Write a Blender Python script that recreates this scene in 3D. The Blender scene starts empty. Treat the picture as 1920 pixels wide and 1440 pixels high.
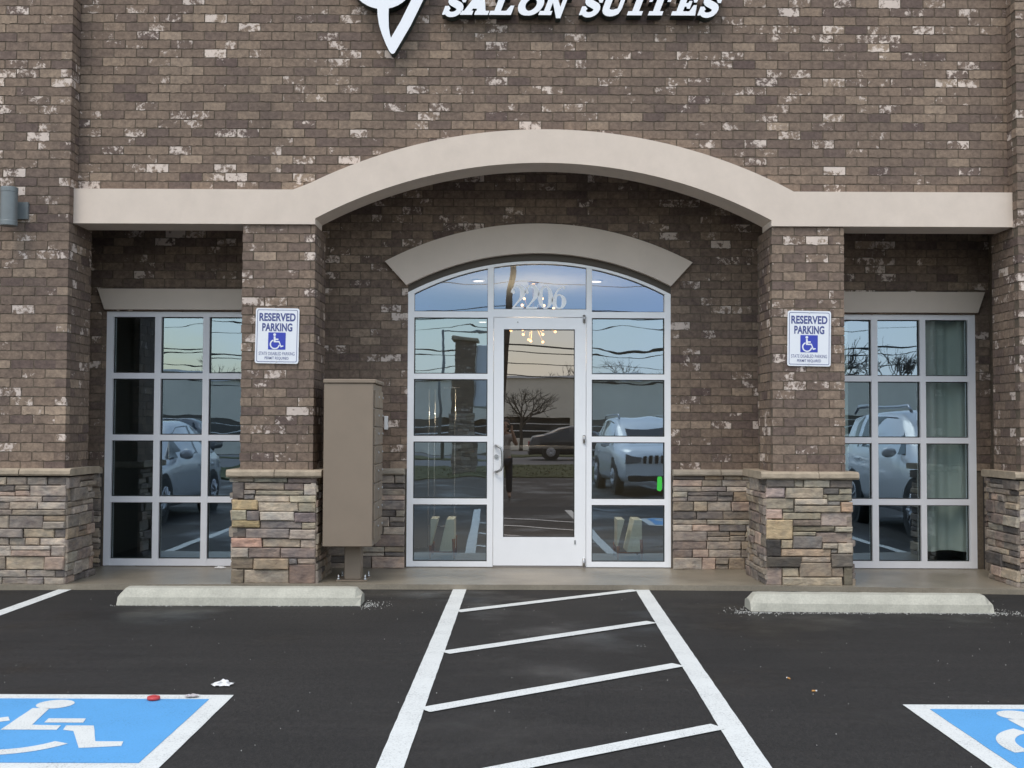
import bpy, math, random
from mathutils import Vector, Matrix, noise
R = math.radians
rnd = random.Random(7)
S = bpy.context.scene
COL = S.collection

# ------------------------------------------------------------------ camera, world, sun, exposure
CAMZ = 1.425
cam_d = bpy.data.cameras.new('camera'); cam = bpy.data.objects.new('camera', cam_d); COL.objects.link(cam)
cam_d.sensor_width = 36; cam_d.lens = 2150 / 1920 * 36; cam_d.clip_start = 0.01; cam_d.clip_end = 1500
# camera frame (right, up, forward) seen from the world axes
AX = ((0.99998994, -0.00392083, 0.00217967), (-0.00232397, -0.03718347, 0.99930575), (0.00383706, 0.99930076, 0.03719221))
rt = Vector([AX[i][0] for i in range(3)]); up = Vector([AX[i][1] for i in range(3)]); fw = Vector([AX[i][2] for i in range(3)])
cam.matrix_world = Matrix(((rt.x, up.x, -fw.x, 0), (rt.y, up.y, -fw.y, 0), (rt.z, up.z, -fw.z, CAMZ), (0, 0, 0, 1)))
S.camera = cam

SUN_EL, SUN_AZ = R(56), R(207)          # azimuth measured from +Y clockwise: behind the camera and to the left
w = bpy.data.worlds.new('World'); S.world = w; w.use_nodes = True
nt = w.node_tree; bg = nt.nodes['Background']
sky = nt.nodes.new('ShaderNodeTexSky'); sky.sky_type = 'NISHITA'; sky.sun_disc = False
sky.sun_elevation = SUN_EL; sky.sun_rotation = SUN_AZ; sky.air_density = 1.6; sky.dust_density = .6
tc = nt.nodes.new('ShaderNodeTexCoord'); mp = nt.nodes.new('ShaderNodeMapping'); mp.inputs['Scale'].default_value = (1.2, 1.2, 4.0)
nz = nt.nodes.new('ShaderNodeTexNoise'); nz.inputs['Scale'].default_value = 2.2; nz.inputs['Detail'].default_value = 6
rp = nt.nodes.new('ShaderNodeValToRGB'); rp.color_ramp.elements[0].position = .38; rp.color_ramp.elements[1].position = .62
rp.color_ramp.elements[0].color = (.22, .22, .22, 1); rp.color_ramp.elements[1].color = (.78, .78, .78, 1)
mx = nt.nodes.new('ShaderNodeMix'); mx.data_type = 'RGBA'
L = nt.links.new
L(tc.outputs['Generated'], mp.inputs['Vector']); L(mp.outputs[0], nz.inputs['Vector']); L(nz.outputs[0], rp.inputs[0])
L(rp.outputs[0], mx.inputs[0]); L(sky.outputs[0], mx.inputs[6]); mx.inputs[7].default_value = (8.4, 9.0, 9.9, 1)
L(mx.outputs[2], bg.inputs[0]); bg.inputs[1].default_value = 0.145
sd = bpy.data.lights.new('sun', 'SUN'); so = bpy.data.objects.new('sun', sd); COL.objects.link(so)
sd.energy = 1.1; sd.angle = R(28); sd.color = (1, .89, .75)
sdir = Vector((math.sin(SUN_AZ) * math.cos(SUN_EL), math.cos(SUN_AZ) * math.cos(SUN_EL), math.sin(SUN_EL)))
so.rotation_euler = sdir.to_track_quat('Z', 'Y').to_euler(); so.location = (-6, -8, 12)
S.view_settings.view_transform = 'Standard'; S.view_settings.look = 'None'; S.view_settings.exposure = 0.38; S.view_settings.gamma = 1
S.render.engine = 'CYCLES'; S.cycles.max_bounces = 8; S.cycles.transparent_max_bounces = 12; S.cycles.sample_clamp_indirect = 3

# ------------------------------------------------------------------ measuring helpers: a ray of the surveyed view cut with a wall plane or the ground
def ray(px, py):
    c = Vector(((px - 960) / 2150, -(py - 720) / 2150, 1.0)); return rt * c.x + up * c.y + fw * c.z
def P(px, py, Y):
    r = ray(px, py); return Vector((r.x * Y / r.y, Y, CAMZ + r.z * Y / r.y))
def G(px, py, Z=0.0):
    r = ray(px, py); t = (Z - CAMZ) / r.z; return Vector((r.x * t, r.y * t, Z))
def lin(h, k=1.0):
    h = h.lstrip('#'); o = []
    for i in (0, 2, 4):
        v = int(h[i:i + 2], 16) / 255
        o.append((v / 12.92 if v <= .04045 else ((v + .055) / 1.055) ** 2.4) * k)
    return tuple(o)

# ------------------------------------------------------------------ materials
def mat(name, color=(.5, .5, .5), rough=.6, metal=0.0, spec=.5, var=0.0, vscale=8.0, bump=0.0, bscale=40.0, bdist=.01, coat=0.0, tint=None):
    m = bpy.data.materials.new(name); m.use_nodes = True; n = m.node_tree.nodes; l = m.node_tree.links
    b = n['Principled BSDF']; b.inputs['Base Color'].default_value = (*color, 1); b.inputs['Roughness'].default_value = rough
    b.inputs['Metallic'].default_value = metal; b.inputs['Specular IOR Level'].default_value = spec; b.inputs['Coat Weight'].default_value = coat
    t = n.new('ShaderNodeTexCoord')
    if var:
        z = n.new('ShaderNodeTexNoise'); z.inputs['Scale'].default_value = vscale; z.inputs['Detail'].default_value = 6; z.inputs['Roughness'].default_value = .65
        l.new(t.outputs['Object'], z.inputs['Vector'])
        r = n.new('ShaderNodeValToRGB'); r.color_ramp.elements[0].position = .3; r.color_ramp.elements[1].position = .7
        lo = tuple(c * (1 - var) for c in (tint or color)); hi = tuple(min(1, c * (1 + var)) for c in color)
        r.color_ramp.elements[0].color = (*lo, 1); r.color_ramp.elements[1].color = (*hi, 1)
        l.new(z.outputs[0], r.inputs[0]); l.new(r.outputs[0], b.inputs['Base Color'])
    if bump:
        z = n.new('ShaderNodeTexNoise'); z.inputs['Scale'].default_value = bscale; z.inputs['Detail'].default_value = 5
        l.new(t.outputs['Object'], z.inputs['Vector'])
        u = n.new('ShaderNodeBump'); u.inputs['Strength'].default_value = bump; u.inputs['Distance'].default_value = bdist
        l.new(z.outputs[0], u.inputs['Height']); l.new(u.outputs[0], b.inputs['Normal'])
    return m

def N(m, typ, **kw):
    n = m.node_tree.nodes.new(typ)
    for k, v in kw.items():
        if k in n.inputs: n.inputs[k].default_value = v
        else: setattr(n, k, v)
    return n

def brick_material():
    m = bpy.data.materials.new('brick'); m.use_nodes = True; l = m.node_tree.links; b = m.node_tree.nodes['Principled BSDF']
    at = N(m, 'ShaderNodeAttribute', attribute_name='Col'); sep = N(m, 'ShaderNodeSeparateColor'); l.new(at.outputs['Color'], sep.inputs[0])
    r = N(m, 'ShaderNodeValToRGB'); cr = r.color_ramp
    stops = [(0, '#60534e'), (.22, '#685b54'), (.45, '#73655a'), (.68, '#7d6e61'), (.88, '#897a6b'), (1, '#968676')]
    cr.elements[0].position = 0; cr.elements[1].position = 1
    for p, c in stops[1:-1]: cr.elements.new(p)
    for e, (p, c) in zip(sorted(cr.elements, key=lambda e: e.position), stops): e.color = (*lin(c, BK), 1)
    l.new(sep.outputs[0], r.inputs[0])
    t = N(m, 'ShaderNodeTexCoord'); mul = N(m, 'ShaderNodeVectorMath', operation='MULTIPLY_ADD')
    mul.inputs[1].default_value = (1.1, 1.1, 1.1)
    off = N(m, 'ShaderNodeMath', operation='MULTIPLY'); off.inputs[1].default_value = 37.0; l.new(sep.outputs[2], off.inputs[0])
    cmb = N(m, 'ShaderNodeCombineXYZ'); l.new(off.outputs[0], cmb.inputs[0]); l.new(off.outputs[0], cmb.inputs[2])
    l.new(t.outputs['Object'], mul.inputs[0]); l.new(cmb.outputs[0], mul.inputs[2])
    # fine mottling inside a brick
    z1 = N(m, 'ShaderNodeTexNoise', Scale=22.0, Detail=7.0, Roughness=.7); l.new(mul.outputs[0], z1.inputs['Vector'])
    hs = N(m, 'ShaderNodeMix', data_type='RGBA', blend_type='MULTIPLY'); hs.inputs[0].default_value = 1
    rr = N(m, 'ShaderNodeValToRGB'); rr.color_ramp.elements[0].position = .28; rr.color_ramp.elements[1].position = .75
    rr.color_ramp.elements[0].color = (.58, .56, .58, 1); rr.color_ramp.elements[1].color = (1.42, 1.38, 1.34, 1)
    l.new(z1.outputs[0], rr.inputs[0]); l.new(r.outputs[0], hs.inputs[6]); l.new(rr.outputs[0], hs.inputs[7])
    # cream kiln-wash blotches, only on the bricks whose G channel asks for them
    z2 = N(m, 'ShaderNodeTexNoise', Scale=21.0, Detail=6.0, Roughness=.72, Distortion=.5); l.new(mul.outputs[0], z2.inputs['Vector'])
    zl = N(m, 'ShaderNodeTexNoise', Scale=6.5, Detail=2.0, Roughness=.5); l.new(mul.outputs[0], zl.inputs['Vector'])
    am = N(m, 'ShaderNodeMath', operation='MULTIPLY_ADD'); am.inputs[1].default_value = .75; am.inputs[2].default_value = -.375; l.new(zl.outputs[0], am.inputs[0])
    ab = N(m, 'ShaderNodeMath', operation='ADD'); l.new(am.outputs[0], ab.inputs[0]); l.new(z2.outputs[0], ab.inputs[1])
    ad = N(m, 'ShaderNodeMath', operation='ADD'); l.new(ab.outputs[0], ad.inputs[0]); l.new(sep.outputs[1], ad.inputs[1])
    mr = N(m, 'ShaderNodeMapRange'); mr.inputs['From Min'].default_value = .885; mr.inputs['From Max'].default_value = .985; mr.inputs['To Max'].default_value = .95
    l.new(ad.outputs[0], mr.inputs['Value'])
    mx2 = N(m, 'ShaderNodeMix', data_type='RGBA'); l.new(mr.outputs[0], mx2.inputs[0]); l.new(hs.outputs[2], mx2.inputs[6]); mx2.inputs[7].default_value = (*lin('#cabcb2', BK), 1)
    st_ = N(m, 'ShaderNodeTexNoise', Scale=1.1, Detail=5.0, Roughness=.6); stm = N(m, 'ShaderNodeMapping'); stm.inputs['Scale'].default_value = (1.6, 1.6, .7); l.new(t.outputs['Object'], stm.inputs[0]); l.new(stm.outputs[0], st_.inputs['Vector'])
    sr = N(m, 'ShaderNodeValToRGB'); sr.color_ramp.elements[0].position = .3; sr.color_ramp.elements[0].color = (.84, .84, .85, 1); sr.color_ramp.elements[1].position = .7; sr.color_ramp.elements[1].color = (1.14, 1.12, 1.09, 1); l.new(st_.outputs[0], sr.inputs[0])
    sm3 = N(m, 'ShaderNodeMix', data_type='RGBA', blend_type='MULTIPLY'); sm3.inputs[0].default_value = 1; l.new(mx2.outputs[2], sm3.inputs[6]); l.new(sr.outputs[0], sm3.inputs[7])
    l.new(sm3.outputs[2], b.inputs['Base Color']); b.inputs['Roughness'].default_value = .85; b.inputs['Specular IOR Level'].default_value = .3
    bp = N(m, 'ShaderNodeBump', Strength=.6, Distance=.006); l.new(z1.outputs[0], bp.inputs['Height']); l.new(bp.outputs[0], b.inputs['Normal'])
    return m

def stone_material():
    m = bpy.data.materials.new('ledgestone'); m.use_nodes = True; l = m.node_tree.links; b = m.node_tree.nodes['Principled BSDF']
    at = N(m, 'ShaderNodeAttribute', attribute_name='Col'); t = N(m, 'ShaderNodeTexCoord')
    mp = N(m, 'ShaderNodeMapping'); mp.inputs['Scale'].default_value = (1, 1, 2.2); l.new(t.outputs['Object'], mp.inputs[0])
    z = N(m, 'ShaderNodeTexNoise', Scale=13.0, Detail=8.0, Roughness=.68, Distortion=.4); l.new(mp.outputs[0], z.inputs['Vector'])
    r = N(m, 'ShaderNodeValToRGB'); e = r.color_ramp.elements
    e[0].position = .28; e[0].color = (.60, .56, .60, 1); e[1].position = .74; e[1].color = (1.42, 1.36, 1.30, 1)
    x = r.color_ramp.elements.new(.52); x.color = (1, .98, .95, 1)
    l.new(z.outputs[0], r.inputs[0])
    hs = N(m, 'ShaderNodeMix', data_type='RGBA', blend_type='MULTIPLY'); hs.inputs[0].default_value = 1
    l.new(at.outputs['Color'], hs.inputs[6]); l.new(r.outputs[0], hs.inputs[7]); l.new(hs.outputs[2], b.inputs['Base Color'])
    z3 = N(m, 'ShaderNodeTexNoise', Scale=7.0, Detail=5.0, Roughness=.6, Distortion=.6); l.new(t.outputs['Object'], z3.inputs['Vector'])
    r3 = N(m, 'ShaderNodeValToRGB'); e = r3.color_ramp.elements; e[0].position = .34; e[0].color = (.84, .86, .88, 1); e[1].position = .66; e[1].color = (1.14, 1.07, .99, 1)
    l.new(z3.outputs[0], r3.inputs[0]); h3 = N(m, 'ShaderNodeMix', data_type='RGBA', blend_type='MULTIPLY'); h3.inputs[0].default_value = 1
    l.new(hs.outputs[2], h3.inputs[6]); l.new(r3.outputs[0], h3.inputs[7]); l.new(h3.outputs[2], b.inputs['Base Color'])
    b.inputs['Roughness'].default_value = .8; b.inputs['Specular IOR Level'].default_value = .3
    z2 = N(m, 'ShaderNodeTexNoise', Scale=24.0, Detail=8.0, Roughness=.6); l.new(mp.outputs[0], z2.inputs['Vector'])
    bp = N(m, 'ShaderNodeBump', Strength=.6, Distance=.012); l.new(z2.outputs[0], bp.inputs['Height']); l.new(bp.outputs[0], b.inputs['Normal'])
    return m

def glass_material(name, refl, trans, fac, wave=.0009, scale=2.6):
    m = bpy.data.materials.new(name); m.use_nodes = True; n = m.node_tree.nodes; l = m.node_tree.links
    n.remove(n['Principled BSDF']); out = n['Material Output']
    g = N(m, 'ShaderNodeBsdfGlossy', Roughness=0.0); g.inputs['Color'].default_value = (*refl, 1)
    tr = N(m, 'ShaderNodeBsdfTransparent'); tr.inputs['Color'].default_value = (*trans, 1)
    ms = N(m, 'ShaderNodeMixShader'); ms.inputs[0].default_value = fac
    l.new(tr.outputs[0], ms.inputs[1]); l.new(g.outputs[0], ms.inputs[2]); l.new(ms.outputs[0], out.inputs[0])
    t = N(m, 'ShaderNodeTexCoord'); mp = N(m, 'ShaderNodeMapping'); mp.inputs['Scale'].default_value = (.8, 1, 1.5); l.new(t.outputs['Object'], mp.inputs[0])
    z = N(m, 'ShaderNodeTexNoise', Scale=scale, Detail=1.5, Roughness=.4); l.new(mp.outputs[0], z.inputs['Vector'])
    bp = N(m, 'ShaderNodeBump', Strength=1.0, Distance=wave); l.new(z.outputs[0], bp.inputs['Height']); l.new(bp.outputs[0], g.inputs['Normal'])
    return m

def asphalt_material():
    m = bpy.data.materials.new('asphalt'); m.use_nodes = True; l = m.node_tree.links; b = m.node_tree.nodes['Principled BSDF']
    t = N(m, 'ShaderNodeTexCoord')
    z = N(m, 'ShaderNodeTexNoise', Scale=85.0, Detail=5.0, Roughness=.78); l.new(t.outputs['Object'], z.inputs['Vector'])
    r = N(m, 'ShaderNodeValToRGB'); e = r.color_ramp.elements
    e[0].position = .32; e[0].color = (.0045, .0038, .0034, 1); e[1].position = .64; e[1].color = (.029, .026, .0235, 1)
    x = e.new(.82); x.color = (.09, .085, .078, 1)
    l.new(z.outputs[0], r.inputs[0])
    zb = N(m, 'ShaderNodeTexNoise', Scale=.9, Detail=5.0, Roughness=.6); l.new(t.outputs['Object'], zb.inputs['Vector'])
    r2 = N(m, 'ShaderNodeValToRGB'); r2.color_ramp.elements[0].position = .3; r2.color_ramp.elements[1].position = .75
    r2.color_ramp.elements[0].color = (.8, .8, .8, 1); r2.color_ramp.elements[1].color = (1.2, 1.2, 1.22, 1); l.new(zb.outputs[0], r2.inputs[0])
    hs = N(m, 'ShaderNodeMix', data_type='RGBA', blend_type='MULTIPLY'); hs.inputs[0].default_value = 1
    l.new(r.outputs[0], hs.inputs[6]); l.new(r2.outputs[0], hs.inputs[7])
    zg = N(m, 'ShaderNodeTexNoise', Scale=38.0, Detail=6.0, Roughness=.85); mg = N(m, 'ShaderNodeMapping'); mg.inputs['Scale'].default_value = (1, .45, 1); l.new(t.outputs['Object'], mg.inputs[0]); l.new(mg.outputs[0], zg.inputs['Vector'])
    rg = N(m, 'ShaderNodeValToRGB'); rg.color_ramp.elements[0].position = .32; rg.color_ramp.elements[1].position = .68; rg.color_ramp.elements[0].color = (.45, .45, .45, 1); rg.color_ramp.elements[1].color = (1.75, 1.72, 1.68, 1); l.new(zg.outputs[0], rg.inputs[0])
    zs = N(m, 'ShaderNodeTexNoise', Scale=1.0, Detail=7.0, Roughness=.65); mg2 = N(m, 'ShaderNodeMapping'); mg2.inputs['Scale'].default_value = (.35, 4.5, 1); l.new(t.outputs['Object'], mg2.inputs[0]); l.new(mg2.outputs[0], zs.inputs['Vector'])
    rs = N(m, 'ShaderNodeValToRGB'); rs.color_ramp.elements[0].position = .35; rs.color_ramp.elements[1].position = .7; rs.color_ramp.elements[0].color = (.85, .85, .85, 1); rs.color_ramp.elements[1].color = (1.22, 1.22, 1.22, 1); l.new(zs.outputs[0], rs.inputs[0])
    h2 = N(m, 'ShaderNodeMix', data_type='RGBA', blend_type='MULTIPLY'); h2.inputs[0].default_value = 1; h3 = N(m, 'ShaderNodeMix', data_type='RGBA', blend_type='MULTIPLY'); h3.inputs[0].default_value = 1
    l.new(hs.outputs[2], h2.inputs[6]); l.new(rg.outputs[0], h2.inputs[7]); l.new(h2.outputs[2], h3.inputs[6]); l.new(rs.outputs[0], h3.inputs[7]); l.new(h3.outputs[2], b.inputs['Base Color'])
    # damp patches are smoother than the dry binder
    mp = N(m, 'ShaderNodeMapping'); mp.inputs['Location'].default_value = (3.1, 1.7, 0); l.new(t.outputs['Object'], mp.inputs[0])
    zw = N(m, 'ShaderNodeTexNoise', Scale=.75, Detail=4.0, Roughness=.55); l.new(mp.outputs[0], zw.inputs['Vector'])
    mr = N(m, 'ShaderNodeMapRange'); mr.inputs['From Min'].default_value = .5; mr.inputs['From Max'].default_value = .66; mr.inputs['To Min'].default_value = .78; mr.inputs['To Max'].default_value = .36
    l.new(zw.outputs[0], mr.inputs['Value']); l.new(mr.outputs[0], b.inputs['Roughness']); b.inputs['Specular IOR Level'].default_value = .42
    bp = N(m, 'ShaderNodeBump', Strength=.9, Distance=.006); l.new(z.outputs[0], bp.inputs['Height']); l.new(bp.outputs[0], b.inputs['Normal'])
    return m

def paint_material(name, color, wear=.5):
    m = bpy.data.materials.new(name); m.use_nodes = True; l = m.node_tree.links; b = m.node_tree.nodes['Principled BSDF']
    t = N(m, 'ShaderNodeTexCoord')
    z = N(m, 'ShaderNodeTexNoise', Scale=120.0, Detail=5.0, Roughness=.75); l.new(t.outputs['Object'], z.inputs['Vector'])
    z2 = N(m, 'ShaderNodeTexNoise', Scale=3.0, Detail=5.0, Roughness=.6); l.new(t.outputs['Object'], z2.inputs['Vector'])
    ad = N(m, 'ShaderNodeMath', operation='MULTIPLY_ADD'); ad.inputs[1].default_value = .35; l.new(z2.outputs[0], ad.inputs[0]); l.new(z.outputs[0], ad.inputs[2])
    r = N(m, 'ShaderNodeValToRGB'); e = r.color_ramp.elements
    e[0].position = .44 + .08 * wear; e[0].color = (*[c * .45 for c in color], 1); e[1].position = .53 + .08 * wear; e[1].color = (*[c * .9 for c in color], 1)
    x = e.new(.9); x.color = (*[min(1, c * 1.06) for c in color], 1)
    l.new(ad.outputs[0], r.inputs[0]); l.new(r.outputs[0], b.inputs['Base Color']); b.inputs['Roughness'].default_value = .7
    bp = N(m, 'ShaderNodeBump', Strength=.5, Distance=.004); l.new(z.outputs[0], bp.inputs['Height']); l.new(bp.outputs[0], b.inputs['Normal'])
    return m

def concrete_material(name, color, var=.18, scale=3.0, rough=.75):
    m = bpy.data.materials.new(name); m.use_nodes = True; l = m.node_tree.links; b = m.node_tree.nodes['Principled BSDF']
    t = N(m, 'ShaderNodeTexCoord')
    z = N(m, 'ShaderNodeTexNoise', Scale=scale, Detail=9.0, Roughness=.68); l.new(t.outputs['Object'], z.inputs['Vector'])
    r = N(m, 'ShaderNodeValToRGB'); e = r.color_ramp.elements
    e[0].position = .3; e[0].color = (*[c * (1 - var) for c in color], 1); e[1].position = .7; e[1].color = (*[c * (1 + var) for c in color], 1)
    z2 = N(m, 'ShaderNodeTexNoise', Scale=70.0, Detail=4.0, Roughness=.7); l.new(t.outputs['Object'], z2.inputs['Vector'])
    r2 = N(m, 'ShaderNodeValToRGB'); r2.color_ramp.elements[0].position = .3; r2.color_ramp.elements[0].color = (.84, .84, .84, 1); r2.color_ramp.elements[1].position = .7; r2.color_ramp.elements[1].color = (1.1, 1.1, 1.1, 1)
    l.new(z2.outputs[0], r2.inputs[0]); l.new(z.outputs[0], r.inputs[0])
    hs = N(m, 'ShaderNodeMix', data_type='RGBA', blend_type='MULTIPLY'); hs.inputs[0].default_value = 1
    l.new(r.outputs[0], hs.inputs[6]); l.new(r2.outputs[0], hs.inputs[7]); l.new(hs.outputs[2], b.inputs['Base Color'])
    b.inputs['Roughness'].default_value = rough; b.inputs['Specular IOR Level'].default_value = .4
    bp = N(m, 'ShaderNodeBump', Strength=.4, Distance=.005); l.new(z2.outputs[0], bp.inputs['Height']); l.new(bp.outputs[0], b.inputs['Normal'])
    return m

def emit(name, color, s):
    m = bpy.data.materials.new(name); m.use_nodes = True; b = m.node_tree.nodes['Principled BSDF']
    b.inputs['Emission Color'].default_value = (*color, 1); b.inputs['Emission Strength'].default_value = s; b.inputs['Base Color'].default_value = (*color, 1)
    return m

BK = 1.1    # brick palette scale
SK = 1.08    # stone palette scale
M = dict(
    brick=brick_material(), stone=stone_material(),
    mortar=mat('mortar', (.132, .104, .076), .95, var=.25, vscale=30, bump=.5, bscale=90),
    stone_joint=mat('stone_joint', (.055, .048, .042), .95, var=.2, vscale=20),
    stucco=mat('stucco', (.67, .57, .485), .9, var=.05, vscale=5, bump=.35, bscale=160, bdist=.003, spec=.25),
    stucco_grey=mat('stucco_taupe', (.65, .56, .48), .9, var=.04, vscale=3.5, bump=.35, bscale=160, bdist=.003, spec=.25),
    capstone=mat('capstone', lin('#a39480'), .85, var=.22, vscale=9, bump=.6, bscale=25, bdist=.01),
    capstone_grey=mat('capstone_grey', lin('#a29788'), .85, var=.2, vscale=9, bump=.6, bscale=25, bdist=.01),
    alu=mat('white_aluminium', (.92, .92, .93), .38, .0, var=.03, vscale=2, spec=.5),
    alu_grey=mat('clear_aluminium', (.82, .82, .85), .4, .0, var=.04, vscale=2),
    steel=mat('brushed_steel', (.5, .5, .5), .3, .9, var=.1, vscale=20),
    gasket=mat('gasket', (.02, .025, .025), .6),
    glass_sky=glass_material('transom_glass', (.29, .43, .70), (.84, .90, .88), .40, .0005, 2.2),
    glass_blue=glass_material('coated_glass', (.54, .70, .84), (.84, .90, .88), .40, .00065, 2.6),
    glass_clear=glass_material('door_glass', (.68, .63, .60), (.42, .41, .39), .42, .0003, 2.0),
    asphalt=asphalt_material(), white_paint=paint_material('white_paint', (.74, .75, .72), 1.0), blue_paint=paint_material('blue_paint', (.10, .36, .70), .5),
    concrete=concrete_material('walkway_concrete', (.255, .22, .168), .26, 1.6, .38),
    kerbstop=concrete_material('wheel_stop_concrete', (.45, .435, .365), .14, 5.0),
    mailbox=mat('mailbox_enamel', (.235, .182, .134), .5, var=.05, vscale=4, bump=.12, bscale=300, bdist=.001),
    lamp_grey=mat('lamp_enamel', (.18, .20, .205), .45, .2, var=.06, vscale=10),
    sign_white=mat('sign_face', (.78, .80, .84), .35), sign_blue=mat('sign_blue', (.035, .055, .42), .4), sign_text=mat('sign_text_blue', (.06, .075, .24), .4),
    letter_white=mat('letter_face', (.86, .87, .90), .35), letter_side=mat('letter_return', (.02, .035, .03), .5),
    plastic_white=mat('white_plastic', (.72, .72, .72), .4), dark=mat('dark_metal', (.03, .03, .03), .5),
    number=mat('vinyl_number', (1, 1, 1), .5),
)

# ------------------------------------------------------------------ mesh builder
class MB:
    def __init__(s): s.v = []; s.f = []; s.c = []; s.m = []; s.sm = []
    def face(s, idx, c=(1, 1, 1), m=0, sm=False): s.f.append(tuple(idx)); s.c.append(c); s.m.append(m); s.sm.append(sm)
    def poly(s, pts, c=(1, 1, 1), m=0):
        b = len(s.v); s.v += [tuple(p) for p in pts]; s.face(range(b, b + len(pts)), c, m)
    def box(s, x0, x1, y0, y1, z0, z1, c=(1, 1, 1), m=0, j=0.0):
        b = len(s.v)
        for z in (z0, z1):
            for x, y in ((x0, y0), (x1, y0), (x1, y1), (x0, y1)):
                s.v.append((x + rnd.uniform(-j, j), y + rnd.uniform(-j, j), z + rnd.uniform(-j, j)) if j else (x, y, z))
        for q in ((3, 2, 1, 0), (4, 5, 6, 7), (0, 1, 5, 4), (1, 2, 6, 5), (2, 3, 7, 6), (3, 0, 4, 7)): s.face([b + i for i in q], c, m)
    def cbox(s, x0, x1, y0, y1, z0, z1, ch=.004, c=(1, 1, 1), m=0):   # box with chamfered edges
        b = len(s.v)
        def ringz(z, e): return [(x0 + e + ch, y0 + e, z), (x1 - e - ch, y0 + e, z), (x1 - e, y0 + e + ch, z), (x1 - e, y1 - e - ch, z), (x1 - e - ch, y1 - e, z), (x0 + e + ch, y1 - e, z), (x0 + e, y1 - e - ch, z), (x0 + e, y0 + e + ch, z)]
        for z, e in ((z0, ch), (z0 + ch, 0), (z1 - ch, 0), (z1, ch)): s.v += ringz(z, e)
        for k in range(3):
            for i in range(8): s.face((b + k * 8 + i, b + k * 8 + (i + 1) % 8, b + k * 8 + 8 + (i + 1) % 8, b + k * 8 + 8 + i), c, m)
        s.face([b + i for i in reversed(range(8))], c, m); s.face([b + 24 + i for i in range(8)], c, m)
    def prism(s, pts2, y0, y1, c=(1, 1, 1), m=0, ms=None, axis='y'):
        # pts2 outline; extruded from y0 (front) to y1 along the axis
        ms = m if ms is None else ms; n = len(pts2); b = len(s.v)
        a = sum(pts2[i][0] * pts2[(i + 1) % n][1] - pts2[(i + 1) % n][0] * pts2[i][1] for i in range(n))
        if a < 0: pts2 = list(reversed(pts2))
        def V(p, t): return (p[0], t, p[1]) if axis == 'y' else ((p[0], p[1], t) if axis == 'z' else (t, p[0], p[1]))
        s.v += [V(p, y0) for p in pts2] + [V(p, y1) for p in pts2]
        f0 = list(range(b, b + n)); f1 = list(range(b + n, b + 2 * n))
        if axis == 'y': s.face(f0, c, m); s.face(f1[::-1], c, ms)
        elif axis == 'z': s.face(f0[::-1], c, ms); s.face(f1, c, m)
        else: s.face(f0[::-1], c, m); s.face(f1, c, m)
        for i in range(n):
            j = (i + 1) % n
            s.face((b + j, b + i, b + n + i, b + n + j) if axis == 'y' else (b + i, b + j, b + n + j, b + n + i), c, ms)
    def tube(s, pts, rad, seg=10, c=(1, 1, 1), m=0, cap=True):
        pts = [Vector(p) for p in pts]; n = len(pts); rad = rad if isinstance(rad, (list, tuple)) else [rad] * n; b = len(s.v); pr = None
        for i, p in enumerate(pts):
            d = ((pts[min(i + 1, n - 1)] - pts[max(i - 1, 0)])).normalized()
            if pr is None: pr = d.orthogonal().normalized()
            else: pr = (pr - d * pr.dot(d)).normalized()
            q = d.cross(pr)
            for k in range(seg):
                a = 2 * math.pi * k / seg; s.v.append(tuple(p + (pr * math.cos(a) + q * math.sin(a)) * rad[i]))
        for i in range(n - 1):
            for k in range(seg):
                k2 = (k + 1) % seg; s.face((b + i * seg + k, b + i * seg + k2, b + (i + 1) * seg + k2, b + (i + 1) * seg + k), c, m, True)
        if cap: s.face([b + k for k in reversed(range(seg))], c, m); s.face([b + (n - 1) * seg + k for k in range(seg)], c, m)
    def ball(s, p, r, seg=12, c=(1, 1, 1), m=0, sc=(1, 1, 1)):
        b = len(s.v); rings = seg // 2
        for i in range(rings + 1):
            a = math.pi * i / rings
            for k in range(seg):
                t = 2 * math.pi * k / seg; s.v.append((p[0] + r * sc[0] * math.sin(a) * math.cos(t), p[1] + r * sc[1] * math.sin(a) * math.sin(t), p[2] + r * sc[2] * math.cos(a)))
        for i in range(rings):
            for k in range(seg):
                k2 = (k + 1) % seg; s.face((b + i * seg + k, b + (i + 1) * seg + k, b + (i + 1) * seg + k2, b + i * seg + k2), c, m, True)
    def build(s, name, mats, parent=None, origin=None):
        me = bpy.data.meshes.new(name)
        o_abs = Vector(origin) if origin is not None else (parent.matrix_world.translation.copy() if parent else Vector((0, 0, 0)))
        if parent is not None: o_abs = Vector(parent['_abs'])
        me.from_pydata([tuple(Vector(v) - o_abs) for v in s.v], [], s.f)
        for mm in (mats if isinstance(mats, (list, tuple)) else [mats]): me.materials.append(mm)
        me.polygons.foreach_set('material_index', s.m); me.polygons.foreach_set('use_smooth', s.sm)
        if any(c != (1, 1, 1) for c in s.c):
            ca = me.color_attributes.new('Col', 'FLOAT_COLOR', 'CORNER'); d = []
            for f, c in zip(s.f, s.c): d += [c[0], c[1], c[2], 1.0] * len(f)
            ca.data.foreach_set('color', d)
        me.update(); o = bpy.data.objects.new(name, me); COL.objects.link(o)
        if parent is not None: o.parent = parent
        else: o.location = o_abs
        o['_abs'] = tuple(o_abs)
        return o

def tag(o, label=None, cat=None, group=None, kind=None):
    if label: o['label'] = label
    if cat: o['category'] = cat
    if group: o['group'] = group
    if kind: o['kind'] = kind
    return o
def empty(name, loc, label=None, cat=None, group=None):
    o = bpy.data.objects.new(name, None); COL.objects.link(o); o.location = loc; o['_abs'] = tuple(loc); o.empty_display_size = .2
    return tag(o, label, cat, group)

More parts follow.
